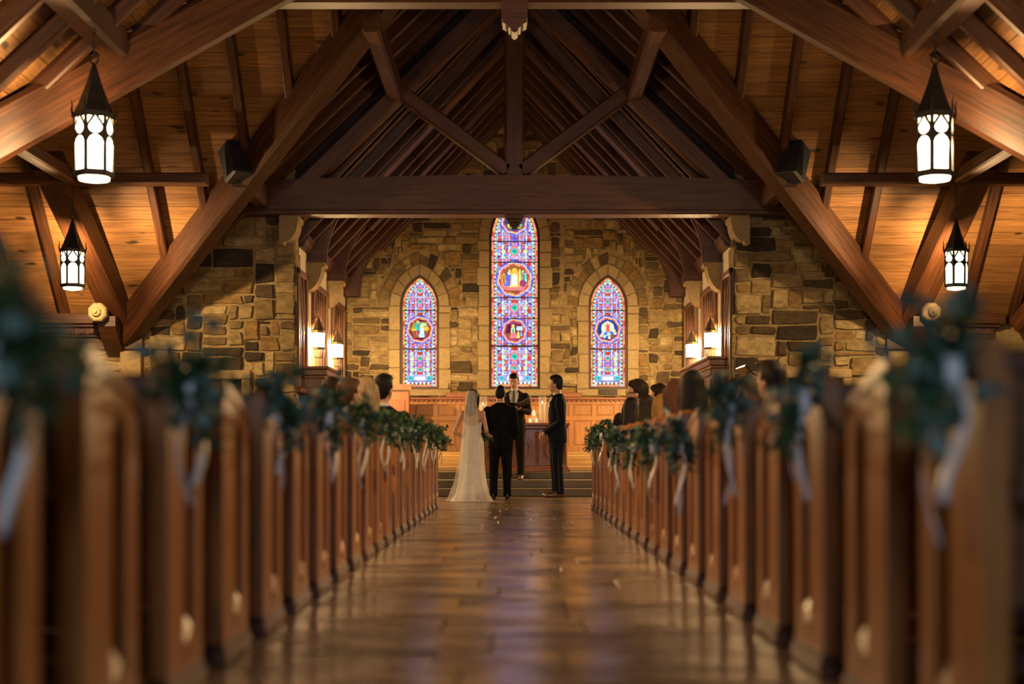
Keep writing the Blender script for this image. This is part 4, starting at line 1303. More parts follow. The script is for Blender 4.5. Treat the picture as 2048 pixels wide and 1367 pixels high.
def screen(name, label, cat, s, xi, y0, y1, ztop):
    o = thing(name, label, cat, (s * (CH - .02), (y0 + y1) / 2, .24 if s > 0 else .24))
    zb = o.location.z; w = xi; hy = (y1 - y0) / 2; h = ztop - zb
    X = lambda d: -s * d
    m = MB(); m.cbox((X(0), -hy, 0), (X(w - .03), hy, h - .2), .01); m.build('body', SCREEN, o)
    for d, z0, z1 in [(.0, h - .2, h - .15), (.03, h - .15, h - .05), (.07, h - .05, h)]:
        m = MB(); m.cbox((X(0), -hy - d, z0), (X(w + d), hy + d * .2, z1), .012); m.build('cornice', SCREENX, o)
    n = int(2 * hy / .17)
    for k in range(n):
        m = MB(); m.cbox((X(w - .03), -.045, h - .32), (X(w + .01), .045, h - .21), .01); m.build('dentil', SCREEN, o, (0, -hy + (k + .5) * 2 * hy / n, 0))
    np_ = max(2, int(2 * hy / .6)); pw = 2 * hy / np_
    for k in range(np_):
        for a, b in ((.12, .75), (.85, h - .38)):
            if b - a > .2:
                m = MB(); m.cbox((X(w - .03), -pw / 2 + .06, a), (X(w), pw / 2 - .06, b), .015); m.build('panel', SCREEN, o, (0, -hy + (k + .5) * pw, 0))
    nf = max(1, int(w / .3)); fw = w / nf
    for k in range(nf):
        m = MB(); m.cbox((X(k * fw + .04), -hy - .02, .15), (X((k + 1) * fw - .06), -hy, h - .35), .012); m.build('end_panel', SCREEN, o)
    return o


screen('organ_case', 'panelled wooden organ case with a moulded top by the left chancel wall', 'organ case', -1, .42, 25.12, 26.9, 2.13)
screen('choir_screen', 'carved choir screen with dentilled cornice along the right chancel wall', 'choir screen', 1, .3, 25.12, 29.4, 2.3)
o = thing('lectern', 'plain wooden lectern below the left lancet window', 'lectern', (-2.42, 30.6, .65))
m = MB(); m.cbox((-.28, -.18, 0), (.28, .18, 1.3), .01); m.build('body', ALTAR, o)
m = MB(); m.poly([(-.26, 1.3), (.26, 1.34), (.26, 1.38), (-.26, 1.42)], -.34, .34, fn=lambda u, v, d: (d, u, v)); m.build('desk_top', ALTAR, o)
m = MB(); m.cbox((-.2, -.2, .2), (.2, -.18, 1.1), .015); m.build('front_panel', ALTAR, o)
m = MB(); m.cbox((-.33, -.22, 0), (.33, .22, .08), .015); m.build('plinth', ALTAR, o)

# grand piano at the front right, its lid raised
o = thing('grand_piano', 'black grand piano with raised lid at the front right', 'piano', (3.5, 21.6, 0))
out = [(-.66, -.75), (.66, -.75), (.66, .2)] + [(.66 - .55 * (1 - math.cos(a)) , .2 + .75 * math.sin(a)) for a in [PI / 2 * k / 6 for k in range(1, 7)]] + [(-.25, .95), (-.45, .7), (-.66, .45)]
m = MB(); m.poly(out, .68, .99, fn=lambda u, v, d: (u, v, d)); m.build('case', BLACKGLOSS, o)
m = MB(); m.cbox((-.64, -.8, .68), (.64, -.75, .9), .01); m.cbox((-.6, -.84, .7), (.6, -.78, .73), .008); m.build('key_slip', BLACKGLOSS, o)
m = MB(); m.cbox((-.58, -.83, .731), (.58, -.75, .745), .003); m.build('keyboard', plain('ivory_keys', (.7, .66, .58), rough=.3), o)
for x, yy in ((-.5, -.6), (.5, -.6), (.1, .7)):
    m = MB(); m.loft([(x, yy, .68), (x, yy, .6), (x, yy, .12), (x, yy, .02)], [.07, .05, .035, .045], 8); m.build('leg', BLACKGLOSS, o)
a = math.radians(44); cl, sl = math.cos(a), math.sin(a)
m = MB(); m.poly([(.66 - u, v) for u, v in ((0, -.55), (1.3, -.55), (1.3, .3), (1.0, .75), (.7, .95), (.5, .9), (0, .2))], 0, .025, fn=lambda u, v, d: (.66 - (.66 - u) * cl + d * sl, v, 1.0 + (.66 - u) * sl + d * cl)); m.build('lid', BLACKGLOSS, o)
m = MB(); m.loft([(-.3, -.3, .99), (-.2, -.3, 1.0 + (.86 / cl) * sl)], .012, 6); m.build('lid_prop', BLACK, o)

# ------------------------------------------------------------------ pews
AX, PD, PS = .952, .46, .785
ORD = ['zeroth', 'first', 'second', 'third', 'fourth', 'fifth', 'sixth', 'seventh', 'eighth', 'ninth', 'tenth', 'eleventh', 'twelfth', 'thirteenth', 'fourteenth', 'fifteenth',
       'sixteenth', 'seventeenth', 'eighteenth', 'nineteenth', 'twentieth', 'twenty-first', 'twenty-second']
PEWDARK = wood('pew_plinth', (.03, .014, .008), (.07, .03, .014), rough=.4, axis=1, coat=.2, rand=.1)


def pew_meshes(s):
    """x runs from the aisle face (0) outwards, y towards the altar, z up"""
    M = {}; X = lambda u: s * u
    prof = [(.0, .06), (PD, .06), (PD, .80), (PD - .015, .835), (.4, .862), (.3, .885), (.16, .915), (.09, .932), (.03, .936), (.006, .925), (0, .9)]
    hole = arch_pts(.07, .70, .805, 0, .15, n=6)
    hole = [(p[0] + .285, p[1]) for p in hole]
    m = MB(); m.poly(prof, 0, .034, holes=[hole], fn=lambda u, v, d: (X(d), u, v))
    m.poly(prof, .034, .06, fn=lambda u, v, d: (X(d), u, v))
    e = .012
    m.poly([(.012, .87), (.03, .89), (.16, .875), (.3, .845), (.4, .825), (PD - .02, .79), (PD - .02, .81), (.4, .845), (.3, .867), (.16, .897), (.03, .912), (.012, .9)], -.008, 0, fn=lambda u, v, d: (X(d), u, v))
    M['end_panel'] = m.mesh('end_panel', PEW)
    # gabled, sloping sill at the foot of the recess
    m = MB(); a, b = .285 - .07, .285 + .07
    m.add([(X(-.004), a, .12), (X(-.004), b, .12), (X(-.004), b, .15), (X(-.004), .285, .19), (X(-.004), a, .15), (X(.034), a, .12), (X(.034), b, .12), (X(.034), b, .2), (X(.034), .285, .25), (X(.034), a, .2)],
          [(0, 1, 2, 3, 4), (2, 7, 8, 3), (3, 8, 9, 4), (1, 6, 7, 2), (0, 4, 9, 5), (0, 5, 6, 1)])
    M['recess_sill'] = m.mesh('recess_sill', PEW)
    m = MB(); m.cbox((X(-.012), -.02, 0), (X(.07), PD + .02, .055), .008); m.cbox((X(-.006), -.01, .055), (X(.064), PD + .01, .075), .008)
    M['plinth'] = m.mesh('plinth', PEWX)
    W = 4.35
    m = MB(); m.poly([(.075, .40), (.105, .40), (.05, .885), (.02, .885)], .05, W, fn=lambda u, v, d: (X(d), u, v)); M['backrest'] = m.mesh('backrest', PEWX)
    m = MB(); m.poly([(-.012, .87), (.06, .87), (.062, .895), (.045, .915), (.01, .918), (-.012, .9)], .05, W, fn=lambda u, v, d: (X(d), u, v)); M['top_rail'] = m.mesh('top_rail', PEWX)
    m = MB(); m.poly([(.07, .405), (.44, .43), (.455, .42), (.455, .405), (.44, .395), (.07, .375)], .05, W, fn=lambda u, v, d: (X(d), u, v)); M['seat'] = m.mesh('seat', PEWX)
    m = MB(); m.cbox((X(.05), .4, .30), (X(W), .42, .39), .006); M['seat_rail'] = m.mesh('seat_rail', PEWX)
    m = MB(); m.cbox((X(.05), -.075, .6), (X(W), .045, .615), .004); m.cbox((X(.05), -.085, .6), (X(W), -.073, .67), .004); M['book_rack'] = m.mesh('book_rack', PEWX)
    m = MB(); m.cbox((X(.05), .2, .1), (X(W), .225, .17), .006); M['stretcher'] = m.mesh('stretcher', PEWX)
    m = MB(); m.poly(prof, W, W + .05, fn=lambda u, v, d: (X(d), u, v - .06 if v < .1 else v)); M['outer_end_panel'] = m.mesh('outer_end_panel', PEW)
    return M


PM = {-1: pew_meshes(-1), 1: pew_meshes(1)}
pews = {-1: [], 1: []}
for s, n, dn0, cnt in ((-1, 'left', 2.545, 21), (1, 'right', 3.06, 20)):
    for k in range(cnt):
        dn = dn0 + k * PS
        o = thing('church_pew', 'varnished oak pew, %s from the viewer on the %s of the aisle' % (ORD[k + 1], n), 'pew', (s * AX, dn, 0), 0, 'oak pews lining the %s of the aisle' % n)
        for nm, me in PM[s].items():
            if nm != 'recess_sill':
                c = inst(nm, me, o)
                if nm == 'end_panel': inst('recess_sill', PM[s]['recess_sill'], c)
        pews[s].append(dn)

# ------------------------------------------------------------------ greenery and ribbons on the pew ends
EUC = plain('eucalyptus_leaf', (.085, .155, .115), rough=.5, noise=.35, nscale=6)
FERN = plain('dark_green_leaf', (.028, .085, .022), rough=.5, noise=.4, nscale=8)
SATIN = plain('white_satin', (.8, .78, .74), rough=.35, noise=.04, sheen=.3)
TWIG = plain('green_stem', (.05, .06, .02), rough=.7)


def leaf_into(m, p, d, up, L, W, mi, curl=.15):
    d = Vector(d).normalized(); up = Vector(up); up = (up - d * up.dot(d)); up.normalize(); sd = d.cross(up)
    p = Vector(p)
    prof = [(0, .0), (.22, .75), (.5, 1.0), (.8, .6), (1, 0)]
    vs = []; 
    for t, wv in prof:
        c = p + d * (L * t) + up * (-curl * L * t * t)
        vs += [c - sd * (W * wv / 2) + up * (.08 * W * wv), c - up * (.06 * W * wv), c + sd * (W * wv / 2) + up * (.08 * W * wv)]
    fs = []
    for k in range(len(prof) - 1):
        for q in range(2):
            fs.append((k * 3 + q, k * 3 + q + 1, k * 3 + q + 4, k * 3 + q + 3))
    m.add(vs, fs, mi)


def foliage_mesh(seed, s):
    rr = random.Random(seed); m = MB(); st = MB()
    for k in range(24):
        a = rr.uniform(0, 2 * PI); el = rr.uniform(-.9, 1.05)
        d = Vector((math.cos(a) * math.cos(el) * .75 - s * .25, math.sin(a) * math.cos(el), math.sin(el))).normalized()
        if rr.random() < .3: d = Vector((-s * .4 + rr.uniform(-.25, .25), rr.uniform(-.3, .3), -.9)).normalized()
        Ln = rr.uniform(.08, .2)
        kind = 0 if rr.random() < .5 else 1
        pts = [Vector((0, 0, 0)) + d * (Ln * t) + Vector((0, 0, -.05 * t * t)) for t in (0, .33, .66, 1)]
        st.loft(pts, [.004, .0035, .003, .0015], 5)
        nl = 10 if kind == 0 else 22
        for q in range(nl):
            t = .12 + .88 * q / nl
            c = d * (Ln * t) + Vector((0, 0, -.05 * t * t))
            side = Vector((rr.uniform(-1, 1), rr.uniform(-1, 1), rr.uniform(-1, 1)))
            side = (side - d * side.dot(d)).normalized()
            dd = (side + d * (.35 if kind == 0 else .9)).normalized()
            up = Vector((rr.uniform(-1, 1), rr.uniform(-1, 1), rr.uniform(.0, 1)))
            if kind == 0: leaf_into(m, c, dd, up, rr.uniform(.035, .055), rr.uniform(.03, .046), 0)
            else: leaf_into(m, c, dd, up, rr.uniform(.035, .06), rr.uniform(.01, .018), 1)
    return m.mesh('foliage', [EUC, FERN]), st.mesh('stems', TWIG)


def ribbon_mesh(seed, s):
    rr = random.Random(seed); out = []

    def strip_(pts, wv, tw0, tw1):
        m = MB(); rs = []
        n = len(pts)
        for i, p in enumerate(pts):
            a = tw0 + (tw1 - tw0) * i / (n - 1)
            dx = Vector((math.sin(a) * .4, math.cos(a), 0)) * wv / 2; nn = Vector((math.cos(a), -math.sin(a), 0)) * .0012
            p = Vector(p); rs.append([p - dx - nn, p + dx - nn, p + dx + nn, p - dx + nn])
        m.rings(rs); return m.mesh('ribbon_tail', SATIN, True)
    for q in (-1, 1):
        Ln = rr.uniform(.24, .38); ph = rr.uniform(0, 6); y1 = q * rr.uniform(.02, .09)
        pts = []
        for i in range(15):
            t = i / 14
            pts.append((-s * (.02 + .02 * math.sin(ph + 5 * t)), q * .02 + (y1) * math.sin(t * 2.6) + .012 * math.sin(ph + 7 * t), .0 - Ln * t ** 1.15 + (.03 * math.sin(t * 3.1) if t < .3 else 0)))
        out.append(strip_(pts, .046, q * .4, q * 1.2 + rr.uniform(-.5, .5)))
    m = MB()
    for q in (-1, 1):
        pts = [(-s * .02, q * .075 * (1 - math.cos(a)) * .5, .045 * math.sin(a)) for a in [2 * PI * k / 12 for k in range(13)]]
        rs = []
        for p in pts:
            p = Vector(p); dx = Vector((.016, 0, 0)); e = Vector((0, 0, .001)); rs.append([p - dx - e, p + dx - e, p + dx + e, p - dx + e])
        m.rings(rs)
    m.ball((-s * .03, 0, 0), (.014, .016, .014), 8)
    return out, m.mesh('bow', SATIN, True)


m = MB(); leaf_into(m, (0, 0, 0), (1, 0, 0), (0, 0, 1), .05, .045, 0, .25); LEAFM = m.mesh('leaf', EUC)
for s, n, k0 in ((-1, 'left', 0), (1, 'right', 0)):
    FV = [foliage_mesh(31 + v + 10 * s, s) for v in range(4)]
    RV = [ribbon_mesh(71 + v + 10 * s, s) for v in range(4)]
    idx = 0
    for k in range(k0, len(pews[s]), 2):
        dn = pews[s][k]; idx += 1
        o = thing('greenery_spray', 'eucalyptus and fern spray with white ribbon on the %s pew from the viewer, %s' % (ORD[k + 1], n), 'greenery', (s * (AX - (.07 if s > 0 and 6 <= k <= 12 else .03)), dn + .09, .79 if s > 0 and 6 <= k <= 12 else .915), 0, 'greenery sprays tied to the aisle pew ends')
        fm, sm = FV[idx % 4]; tails, bow = RV[idx % 4]
        sc_ = 1.05 if k < 6 else 1.0
        rz = R.uniform(-.5, .5)
        c = inst('foliage', fm, o, (0, 0, .01), (R.uniform(-.2, .2), R.uniform(-.1, .1), rz), (sc_, sc_, sc_)); tag(c, kind='stuff')
        inst('stems', sm, c)
        inst('bow', bow, o, (0, 0, -.06))
        for t in tails: inst('ribbon_tail', t, o, (0, 0, -.06))
        if k < 9:
            for q in range(12):
                a = R.uniform(0, 2 * PI); el = R.uniform(-.8, 1.3); rr_ = R.uniform(.09, .18)
                d = Vector((math.cos(a) * math.cos(el) * .7 - s * .25, math.sin(a) * math.cos(el), math.sin(el)))
                inst('leaf', LEAFM, o, d * rr_, (R.uniform(0, 6), R.uniform(-1, 1), R.uniform(0, 6)), [R.uniform(.8, 1.3)] * 3)
# loose sprigs dropped on the floor
for x, yy, lb in ((.59, 8.55, 'larger green sprig lying on the aisle floor'), (.45, 7.0, 'smaller green sprig lying nearer on the aisle floor')):
    m = MB()
    for q in range(9):
        leaf_into(m, (.012 * q - .05, 0, .006), (.5, (-1) ** q, .15), (0, 0, 1), .035, .016, 0, .1)
    o = m.build('fallen_sprig', FERN, None, (x, yy, 0)); tag(o, lb, 'sprig')

# ------------------------------------------------------------------ people
SKIN = plain('skin_light', (.58, .32, .2), rough=.5, noise=.08, nscale=20)
SKIN.node_tree.nodes['Principled BSDF'].inputs['Subsurface Weight'].default_value = .1
NAVY = plain('navy_suit', (.007, .009, .018), rough=.85, spec=.12, noise=.2, nscale=90)
BLKSUIT = plain('black_suit', (.006, .006, .008), rough=.85, spec=.12, noise=.2, nscale=90)
GREYSUIT = plain('charcoal_suit', (.017, .0125, .0095), rough=.85, spec=.12, noise=.3, nscale=90)
SHIRT = plain('white_shirt', (.75, .72, .66), rough=.7, noise=.04)
TIE = plain('grey_tie', (.09, .075, .055), rough=.5, noise=.3, nscale=60)
LEATHER = plain('brown_leather', (.09, .032, .012), rough=.35, noise=.25)
BLKLEATHER = plain('black_leather', (.012, .01, .009), rough=.3, noise=.2)
DRESS = plain('ivory_lace', (.86, .79, .72), rough=.8, noise=.07, nscale=60, bump=.2)
VEIL = veil_mat('tulle_veil', (.95, .91, .87), .42)
HAIR = {k: plain('hair_' + k, c, rough=.55, noise=.6, nscale=16, stretch=(6, 6, .8), bump=.6, spec=.2) for k, c in dict(black=(.008, .006, .005), dark=(.02, .011, .006), brown=(.07, .032, .013), auburn=(.1, .035, .014), blonde=(.38, .25, .12), honey=(.28, .14, .04)).items()}
EYEW = plain('eye_white', (.8, .78, .74), rough=.2); EYED = plain('eye_dark', (.02, .012, .008), rough=.15); LIP = plain('lips', (.4, .14, .1), rough=.4)


def remesh(mb, name, mat, voxel, smooth=4):
    me = mb.mesh(name, mat)
    tmp = bpy.data.objects.new('tmp', me); COL.objects.link(tmp)
    r = tmp.modifiers.new('r', 'REMESH'); r.mode = 'VOXEL'; r.voxel_size = voxel
    if smooth:
        sm = tmp.modifiers.new('s', 'SMOOTH'); sm.iterations = smooth; sm.factor = .5
    dg = bpy.context.evaluated_depsgraph_get()
    out = bpy.data.meshes.new_from_object(tmp.evaluated_get(dg))
    bpy.data.objects.remove(tmp); bpy.data.meshes.remove(me)
    out.name = name; out.materials.clear(); out.materials.append(mat)
    out.polygons.foreach_set('use_smooth', [True] * len(out.polygons))
    return out


def seg(m, a, b, ra, rb, n=4, segs=10, bulge=0.0):
    a, b = Vector(a), Vector(b); d = (b - a).normalized()
    pts = [a - d * ra * .6]; rad = [ra * .55]
    for i in range(n + 1):
        t = i / n; pts.append(a.lerp(b, t)); rad.append(ra + (rb - ra) * t + bulge * math.sin(PI * t))
    pts.append(b + d * rb * .6); rad.append(rb * .55)
    m.loft(pts, rad, segs, up=(0.3, .9, .2))


def hand(m, wrist, d, palm, side, k=1.0, curl=.5):
    """palm and five fingers; d points along the hand, palm is the direction the palm faces, side (+-1) where the thumb leaves"""
    w = Vector(wrist); d = Vector(d).normalized(); n = Vector(palm); n = (n - d * n.dot(d)).normalized(); s = d.cross(n) * side
    pts = [w - d * .02, w + d * .02 * k, w + d * .05 * k, w + d * .085 * k]
    m.loft(pts, [(.026 * k, .02 * k), (.034 * k, .018 * k), (.041 * k, .016 * k), (.039 * k, .013 * k)], 10, up=n)
    for i, (o, L) in enumerate(((.029, .068), (.010, .077), (-.010, .071), (-.028, .056))):
        b = w + d * (.082 * k) + s * (o * k); p = [b]; dd = d.copy(); c = b
        for t in range(3):
            ang = curl * (t + 1) * .8
            dd = (d * math.cos(ang) + n * math.sin(ang)).normalized(); c = c + dd * (L * k / 3 * (1.15 - .15 * t)); p.append(c)
        m.loft(p, [.0092 * k, .0088 * k, .0082 * k, .006 * k], 7, up=n)
    b = w + d * (.03 * k) + s * (.03 * k)
    t1 = b + (d * .6 + s * .7 + n * .35).normalized() * .036 * k; t2 = t1 + (d * .9 + s * .15 + n * .4).normalized() * .03 * k; t3 = t2 + (d + n * .4).normalized() * .022 * k
    m.loft([b - s * .012, t1, t2, t3], [.013 * k, .0105 * k, .0095 * k, .006 * k], 7, up=n)


def head_shape(m, M, k=1.0):
    """head (chin at local z=0, facing +Y) transformed by matrix M"""
    t = MB()
    t.stack([(-.004, 0, .05, .012, .014), (.006, 0, .05, .026, .03), (.03, 0, .04, .047, .055), (.065, 0, .026, .06, .076), (.1, 0, .016, .069, .089), (.13, 0, .01, .073, .094), (.165, 0, .006, .072, .093), (.195, 0, .003, .06, .079), (.217, 0, .002, .037, .05), (.226, 0, .002, .012, .016)], 18)
    t.loft([(0, .1, .128), (0, .112, .1), (0, .126, .078), (0, .112, .066)], [(.008, .006), (.011, .009), (.016, .012), (.012, .008)], 8, up=(0, 1, 0))
    t.loft([(-.02, .094, .046), (0, .1, .046), (.02, .094, .046)], .011, 8)
    t.ball((0, .088, .018), (.02, .018, .016), 8)
    for s in (-1, 1):
        t.ball((s * .074, -.004, .09), (.011, .02, .033), 8)
    m.add([M @ (Vector(v) * k) for v in t.v], t.f)


def put(t, M, k=1.0):
    r = MB(); r.add([M @ (Vector(v) * k) for v in t.v], t.f); return r


def short_hair(M, k=1.0, vol=1.0):
    t = MB()
    t.stack([(.03, 0, -.047, .045, .034), (.085, 0, -.034, .073, .062), (.12, 0, -.022, .081, .08), (.155, 0, -.012, .083, .092), (.185, 0, .0, .078, .1), (.208, 0, .006, .068, .09), (.228, 0, .008, .052, .07), (.243, 0, .008, .032, .044), (.252, 0, .008, .01, .014)], 18)
    for s in (-1, 1):
        t.loft([(s * .074, .012, .16), (s * .077, .02, .12), (s * .075, .016, .095)], [.012, .009, .005], 7)
    for i in range(9):
        a = -.9 + 1.8 * i / 8
        t.loft([(.05 * math.sin(a), .03, .225), (.062 * math.sin(a), .085 * math.cos(a * .7), .215), (.07 * math.sin(a), .1 * math.cos(a * .7), .192)], [.02, .017, .006], 7)
    return put(t, M, k)


def long_hair(M, k=1.0, L=.3):
    t = MB()
    t.stack([(-L, 0, -.07, .05, .03), (-L * .8, 0, -.072, .085, .045), (-L * .4, 0, -.07, .1, .055), (-.02, 0, -.055, .098, .065), (.06, 0, -.035, .09, .075), (.12, 0, -.015, .089, .088), (.17, 0, -.004, .085, .098), (.21, 0, .004, .066, .085), (.235, 0, .004, .036, .048), (.24, 0, .004, .01, .01)], 20)
    for s in (-1, 1):
        t.loft([(s * .07, .05, .17), (s * .082, .035, .1), (s * .088, .01, .02), (s * .08, -.02, -L * .6)], [.018, .022, .026, .016], 8)
    return put(t, M, k)


def Mhead(pos, yaw=0, pitch=0, roll=0):
    return Matrix.Translation(Vector(pos)) @ Matrix.Rotation(yaw, 4, 'Z') @ Matrix.Rotation(pitch, 4, 'X') @ Matrix.Rotation(roll, 4, 'Y')


def face(parent, M, k=1.0, open_=.5):
    """eyes, brows and mouth on a head"""
    for s in (-1, 1):
        m = MB(); m.ball((0, 0, 0), (.0125, .008, .0085 * (.5 + open_)), 10); o = m.build('eye', EYEW, parent, M @ (Vector((s * .031, .0935, .112)) * k), True)
        m = MB(); m.ball((0, .0045, -.002), (.0062, .0048, .0062), 8); m.build('iris', EYED, o)
        m = MB(); m.loft([(-.018, -.004, 0), (0, .002, .004), (.018, -.005, -.001)], [.002, .0038, .0018], 6); m.build('eyebrow', HAIR['dark'], parent, M @ (Vector((s * .033, .098, .132)) * k))
    m = MB(); m.loft([(-.022, -.005, 0), (-.008, .002, .002), (.008, .002, .002), (.022, -.005, 0)], [.002, .0055, .0055, .002], 6); m.build('mouth', LIP, parent, M @ (Vector((0, .109, .045)) * k))


def suit_person(name, label, loc, rotz, h, J, suit, tie, hair, shoes, head_yaw=0, head_pitch=0, shoulder=1.0, front=True, bow=False, faceon=True, curl=.5):
    """standing person in a suit, facing local +Y; J holds elbow, wrist and hand directions; heights given for 1.75 m and scaled"""
    k = h / 1.75; V = lambda *p: Vector(p) * k
    body = MB(); sx = .185 * shoulder
    body.stack([(z * k, 0, cy * k, rx * k * (shoulder if z > 1.1 else 1), ry * k) for z, cy, rx, ry in ((.84, 0, .12, .09), (.9, 0, .155, .11), (.97, -.005, .165, .12), (1.07, 0, .14, .1), (1.2, .005, .155, .11), (1.32, 0, .172, .115), (1.4, -.005, .165, .1), (1.45, -.008, .11, .075), (1.48, -.008, .06, .058), (1.56, .004, .052, .055))], 20)
    MH = Mhead(V(0, .008, 1.524), head_yaw, head_pitch)
    head_shape(body, MH, k)
    body.loft([V(0, -.005, 1.44), V(0, .0, 1.5), MH @ (Vector((0, -.002, .05)) * k)], [.06 * k, .053 * k, .055 * k], 12)
    arms = []
    for s in (-1, 1):
        j = J[s]; sh = V(s * sx, -.005, 1.405); el = V(*j['el']); wr = V(*j['wr'])
        seg(body, sh, el, .045 * k, .04 * k); seg(body, el, wr, .04 * k, .026 * k, bulge=.004 * k)
        hand(body, wr, j['d'], j['n'], j.get('t', s), k, j.get('curl', curl)); arms.append((s, sh, el, wr))
        hp, kn, an = V(s * .085, 0, .9), V(s * .1, .015, .48), V(s * .105, -.02, .085)
        seg(body, hp, kn, .082 * k, .055 * k); seg(body, kn, an, .053 * k, .036 * k, bulge=.008 * k)
        body.loft([V(s * .107, -.045, .045), V(s * .109, .02, .045), V(s * .11, .08, .034), V(s * .11, .13, .028)], [.026 * k, .03 * k, .026 * k, .015 * k], 8)
    o = inst(name, remesh(body, 'body', SKIN, .0065 * k), None, loc, (0, 0, rotz)); tag(o, label, 'person')
    # jacket
    jk = MB()
    jk.stack([(z * k, 0, cy * k, rx * k * (shoulder if z > 1.1 else 1), ry * k) for z, cy, rx, ry in ((.79, -.005, .19, .135), (.86, -.005, .192, .137), (.97, -.005, .188, .135), (1.07, 0, .168, .125), (1.2, .003, .178, .13), (1.32, -.002, .193, .132), (1.39, -.006, .185, .116), (1.435, -.012, .15, .098), (1.46, -.016, .115, .082), (1.482, -.02, .078, .068), (1.498, -.02, .066, .062))], 24)
    for s, sh, el, wr in arms:
        seg(jk, sh + Vector((-s * .012, 0, -.012)) * k, el, .071 * k, .056 * k); wr2 = el.lerp(wr, .97)
        seg(jk, el, wr2, .056 * k, .04 * k)
    inst('jacket', remesh(jk, 'jacket', suit, .011 * k, 3), o)
    tr_ = MB()
    for s in (-1, 1):
        hp, kn, an = V(s * .082, 0, .92), V(s * .1, .012, .48), V(s * .106, -.012, .045)
        tr_.loft([hp, V(s * .09, .005, .75), kn, V(s * .105, -.005, .25), an], [(.1 * k, .115 * k), (.092 * k, .1 * k), (.074 * k, .078 * k), (.064 * k, .07 * k), (.063 * k, .075 * k)], 16, up=(0, 1, 0))
    tr_.stack([(z * k, 0, 0, rx * k, ry * k) for z, rx, ry in ((.8, .15, .11), (.9, .172, .125), (1.0, .16, .118))], 20)
    inst('trousers', remesh(tr_, 'trousers', suit, .012 * k, 3), o)
    for s in (-1, 1):
        sm = MB()
        sm.stack([(0.0, s * .11 * k, .055 * k, .046 * k, .15 * k), (.025 * k, s * .11 * k, .055 * k, .048 * k, .152 * k), (.055 * k, s * .11 * k, .045 * k, .046 * k, .138 * k), (.08 * k, s * .109 * k, .0, .043 * k, .088 * k), (.105 * k, s * .108 * k, -.025 * k, .04 * k, .052 * k)], 16)
        sm.build('shoe', shoes, o, smooth=True)
    # collar, shirt front and tie
    cm = MB(); cm.stack([(z * k, 0, cy * k, r * k, r * 1.02 * k) for z, cy, r in ((1.455, -.012, .073), (1.48, -.008, .066), (1.506, -.002, .061), (1.506, .0, .05))], 18, cap=False); cm.build('collar', SHIRT, o, smooth=True)
    if front:
        sf = MB(); pts = []
        zs = [1.47, 1.42, 1.36, 1.28, 1.2, 1.14]
        ws = [.055, .082, .074, .052, .028, .004]; ys = [.066, .104, .128, .139, .142, .139]
        rs = [[(-w_ * k, (y_ - .012) * k, z_ * k), (0, y_ * k, z_ * k), (w_ * k, (y_ - .012) * k, z_ * k), (0, (y_ - .03) * k, z_ * k)] for z_, w_, y_ in zip(zs, ws, ys)]
        sf.rings(rs); sf.build('shirt_front', SHIRT, o)
        for s in (-1, 1):
            lp = MB()
            lp.rings([[(s * (w_ + .004) * k, (y_ - .006) * k, z_ * k), (s * (w_ + e) * k, (y_ - .028) * k, z_ * k), (s * (w_ + e) * k, (y_ - .034) * k, z_ * k), (s * (w_ + .004) * k, (y_ - .02) * k, z_ * k)] for z_, w_, y_, e in zip(zs, ws, ys, (.03, .05, .06, .05, .035, .01))])
            lp.build('lapel', suit, o)
        tm = MB()
        if bow:
            for s in (-1, 1):
                tm.loft([(0, .082 * k, 1.462 * k), (s * .025 * k, .086 * k, 1.464 * k), (s * .05 * k, .08 * k, 1.466 * k)], [.007 * k, .016 * k, .021 * k], 8)
        else:
            tm.rings([[(-w_ * k, y_ * k, z_ * k), (w_ * k, y_ * k, z_ * k), (w_ * k, (y_ + .012) * k, z_ * k), (-w_ * k, (y_ + .012) * k, z_ * k)] for z_, w_, y_ in ((1.475, .015, .07), (1.455, .012, .085), (1.42, .014, .1), (1.36, .019, .126), (1.25, .024, .14), (1.16, .018, .138))])
        tm.build('bow_tie' if bow else 'necktie', tie, o)
    inst('hair', remesh(short_hair(MH, k), 'hair', hair, .008 * k, 2), o)
    if faceon: face(o, MH, k, .25)
    return o


down = lambda s: dict(el=(s * .245, -.04, 1.1), wr=(s * .25, .06, .86), d=(0, .15, -1), n=(-s, .2, 0), t=-s if False else s)
# father of the bride, back to the viewer
suit_person('person', 'man in a black suit standing arm in arm with the bride, back turned', (-.21, 22.15, 0), .03, 1.665,
            {-1: dict(el=(-.255, -.04, 1.12), wr=(-.17, .17, 1.02), d=(.6, .8, 0), n=(0, .3, -1), t=1), 1: dict(el=(.24, -.05, 1.1), wr=(.2, .12, .95), d=(-.4, .8, -.3), n=(-1, 0, -.3), t=1)},
            BLKSUIT, TIE, HAIR['black'], BLKLEATHER, head_yaw=-.25, head_pitch=-.12, shoulder=1.1)
# officiant, facing the viewer, reading from an open folder
off = suit_person('person', 'man in charcoal suit and tie facing the couple, reading from a black folder', (0.0, 24.55, .24), PI - .1, 1.73,
                  {-1: dict(el=(-.24, .03, 1.12), wr=(-.1, .25, 1.16), d=(.35, .9, .1), n=(0, 0, 1), t=-1, curl=.35), 1: dict(el=(.24, -.02, 1.1), wr=(.1, .22, 1.05), d=(-.5, .8, 0), n=(0, .2, 1), t=1)},
                  GREYSUIT, TIE, HAIR['dark'], LEATHER, head_yaw=-.1, head_pitch=-.25, shoulder=1.0)
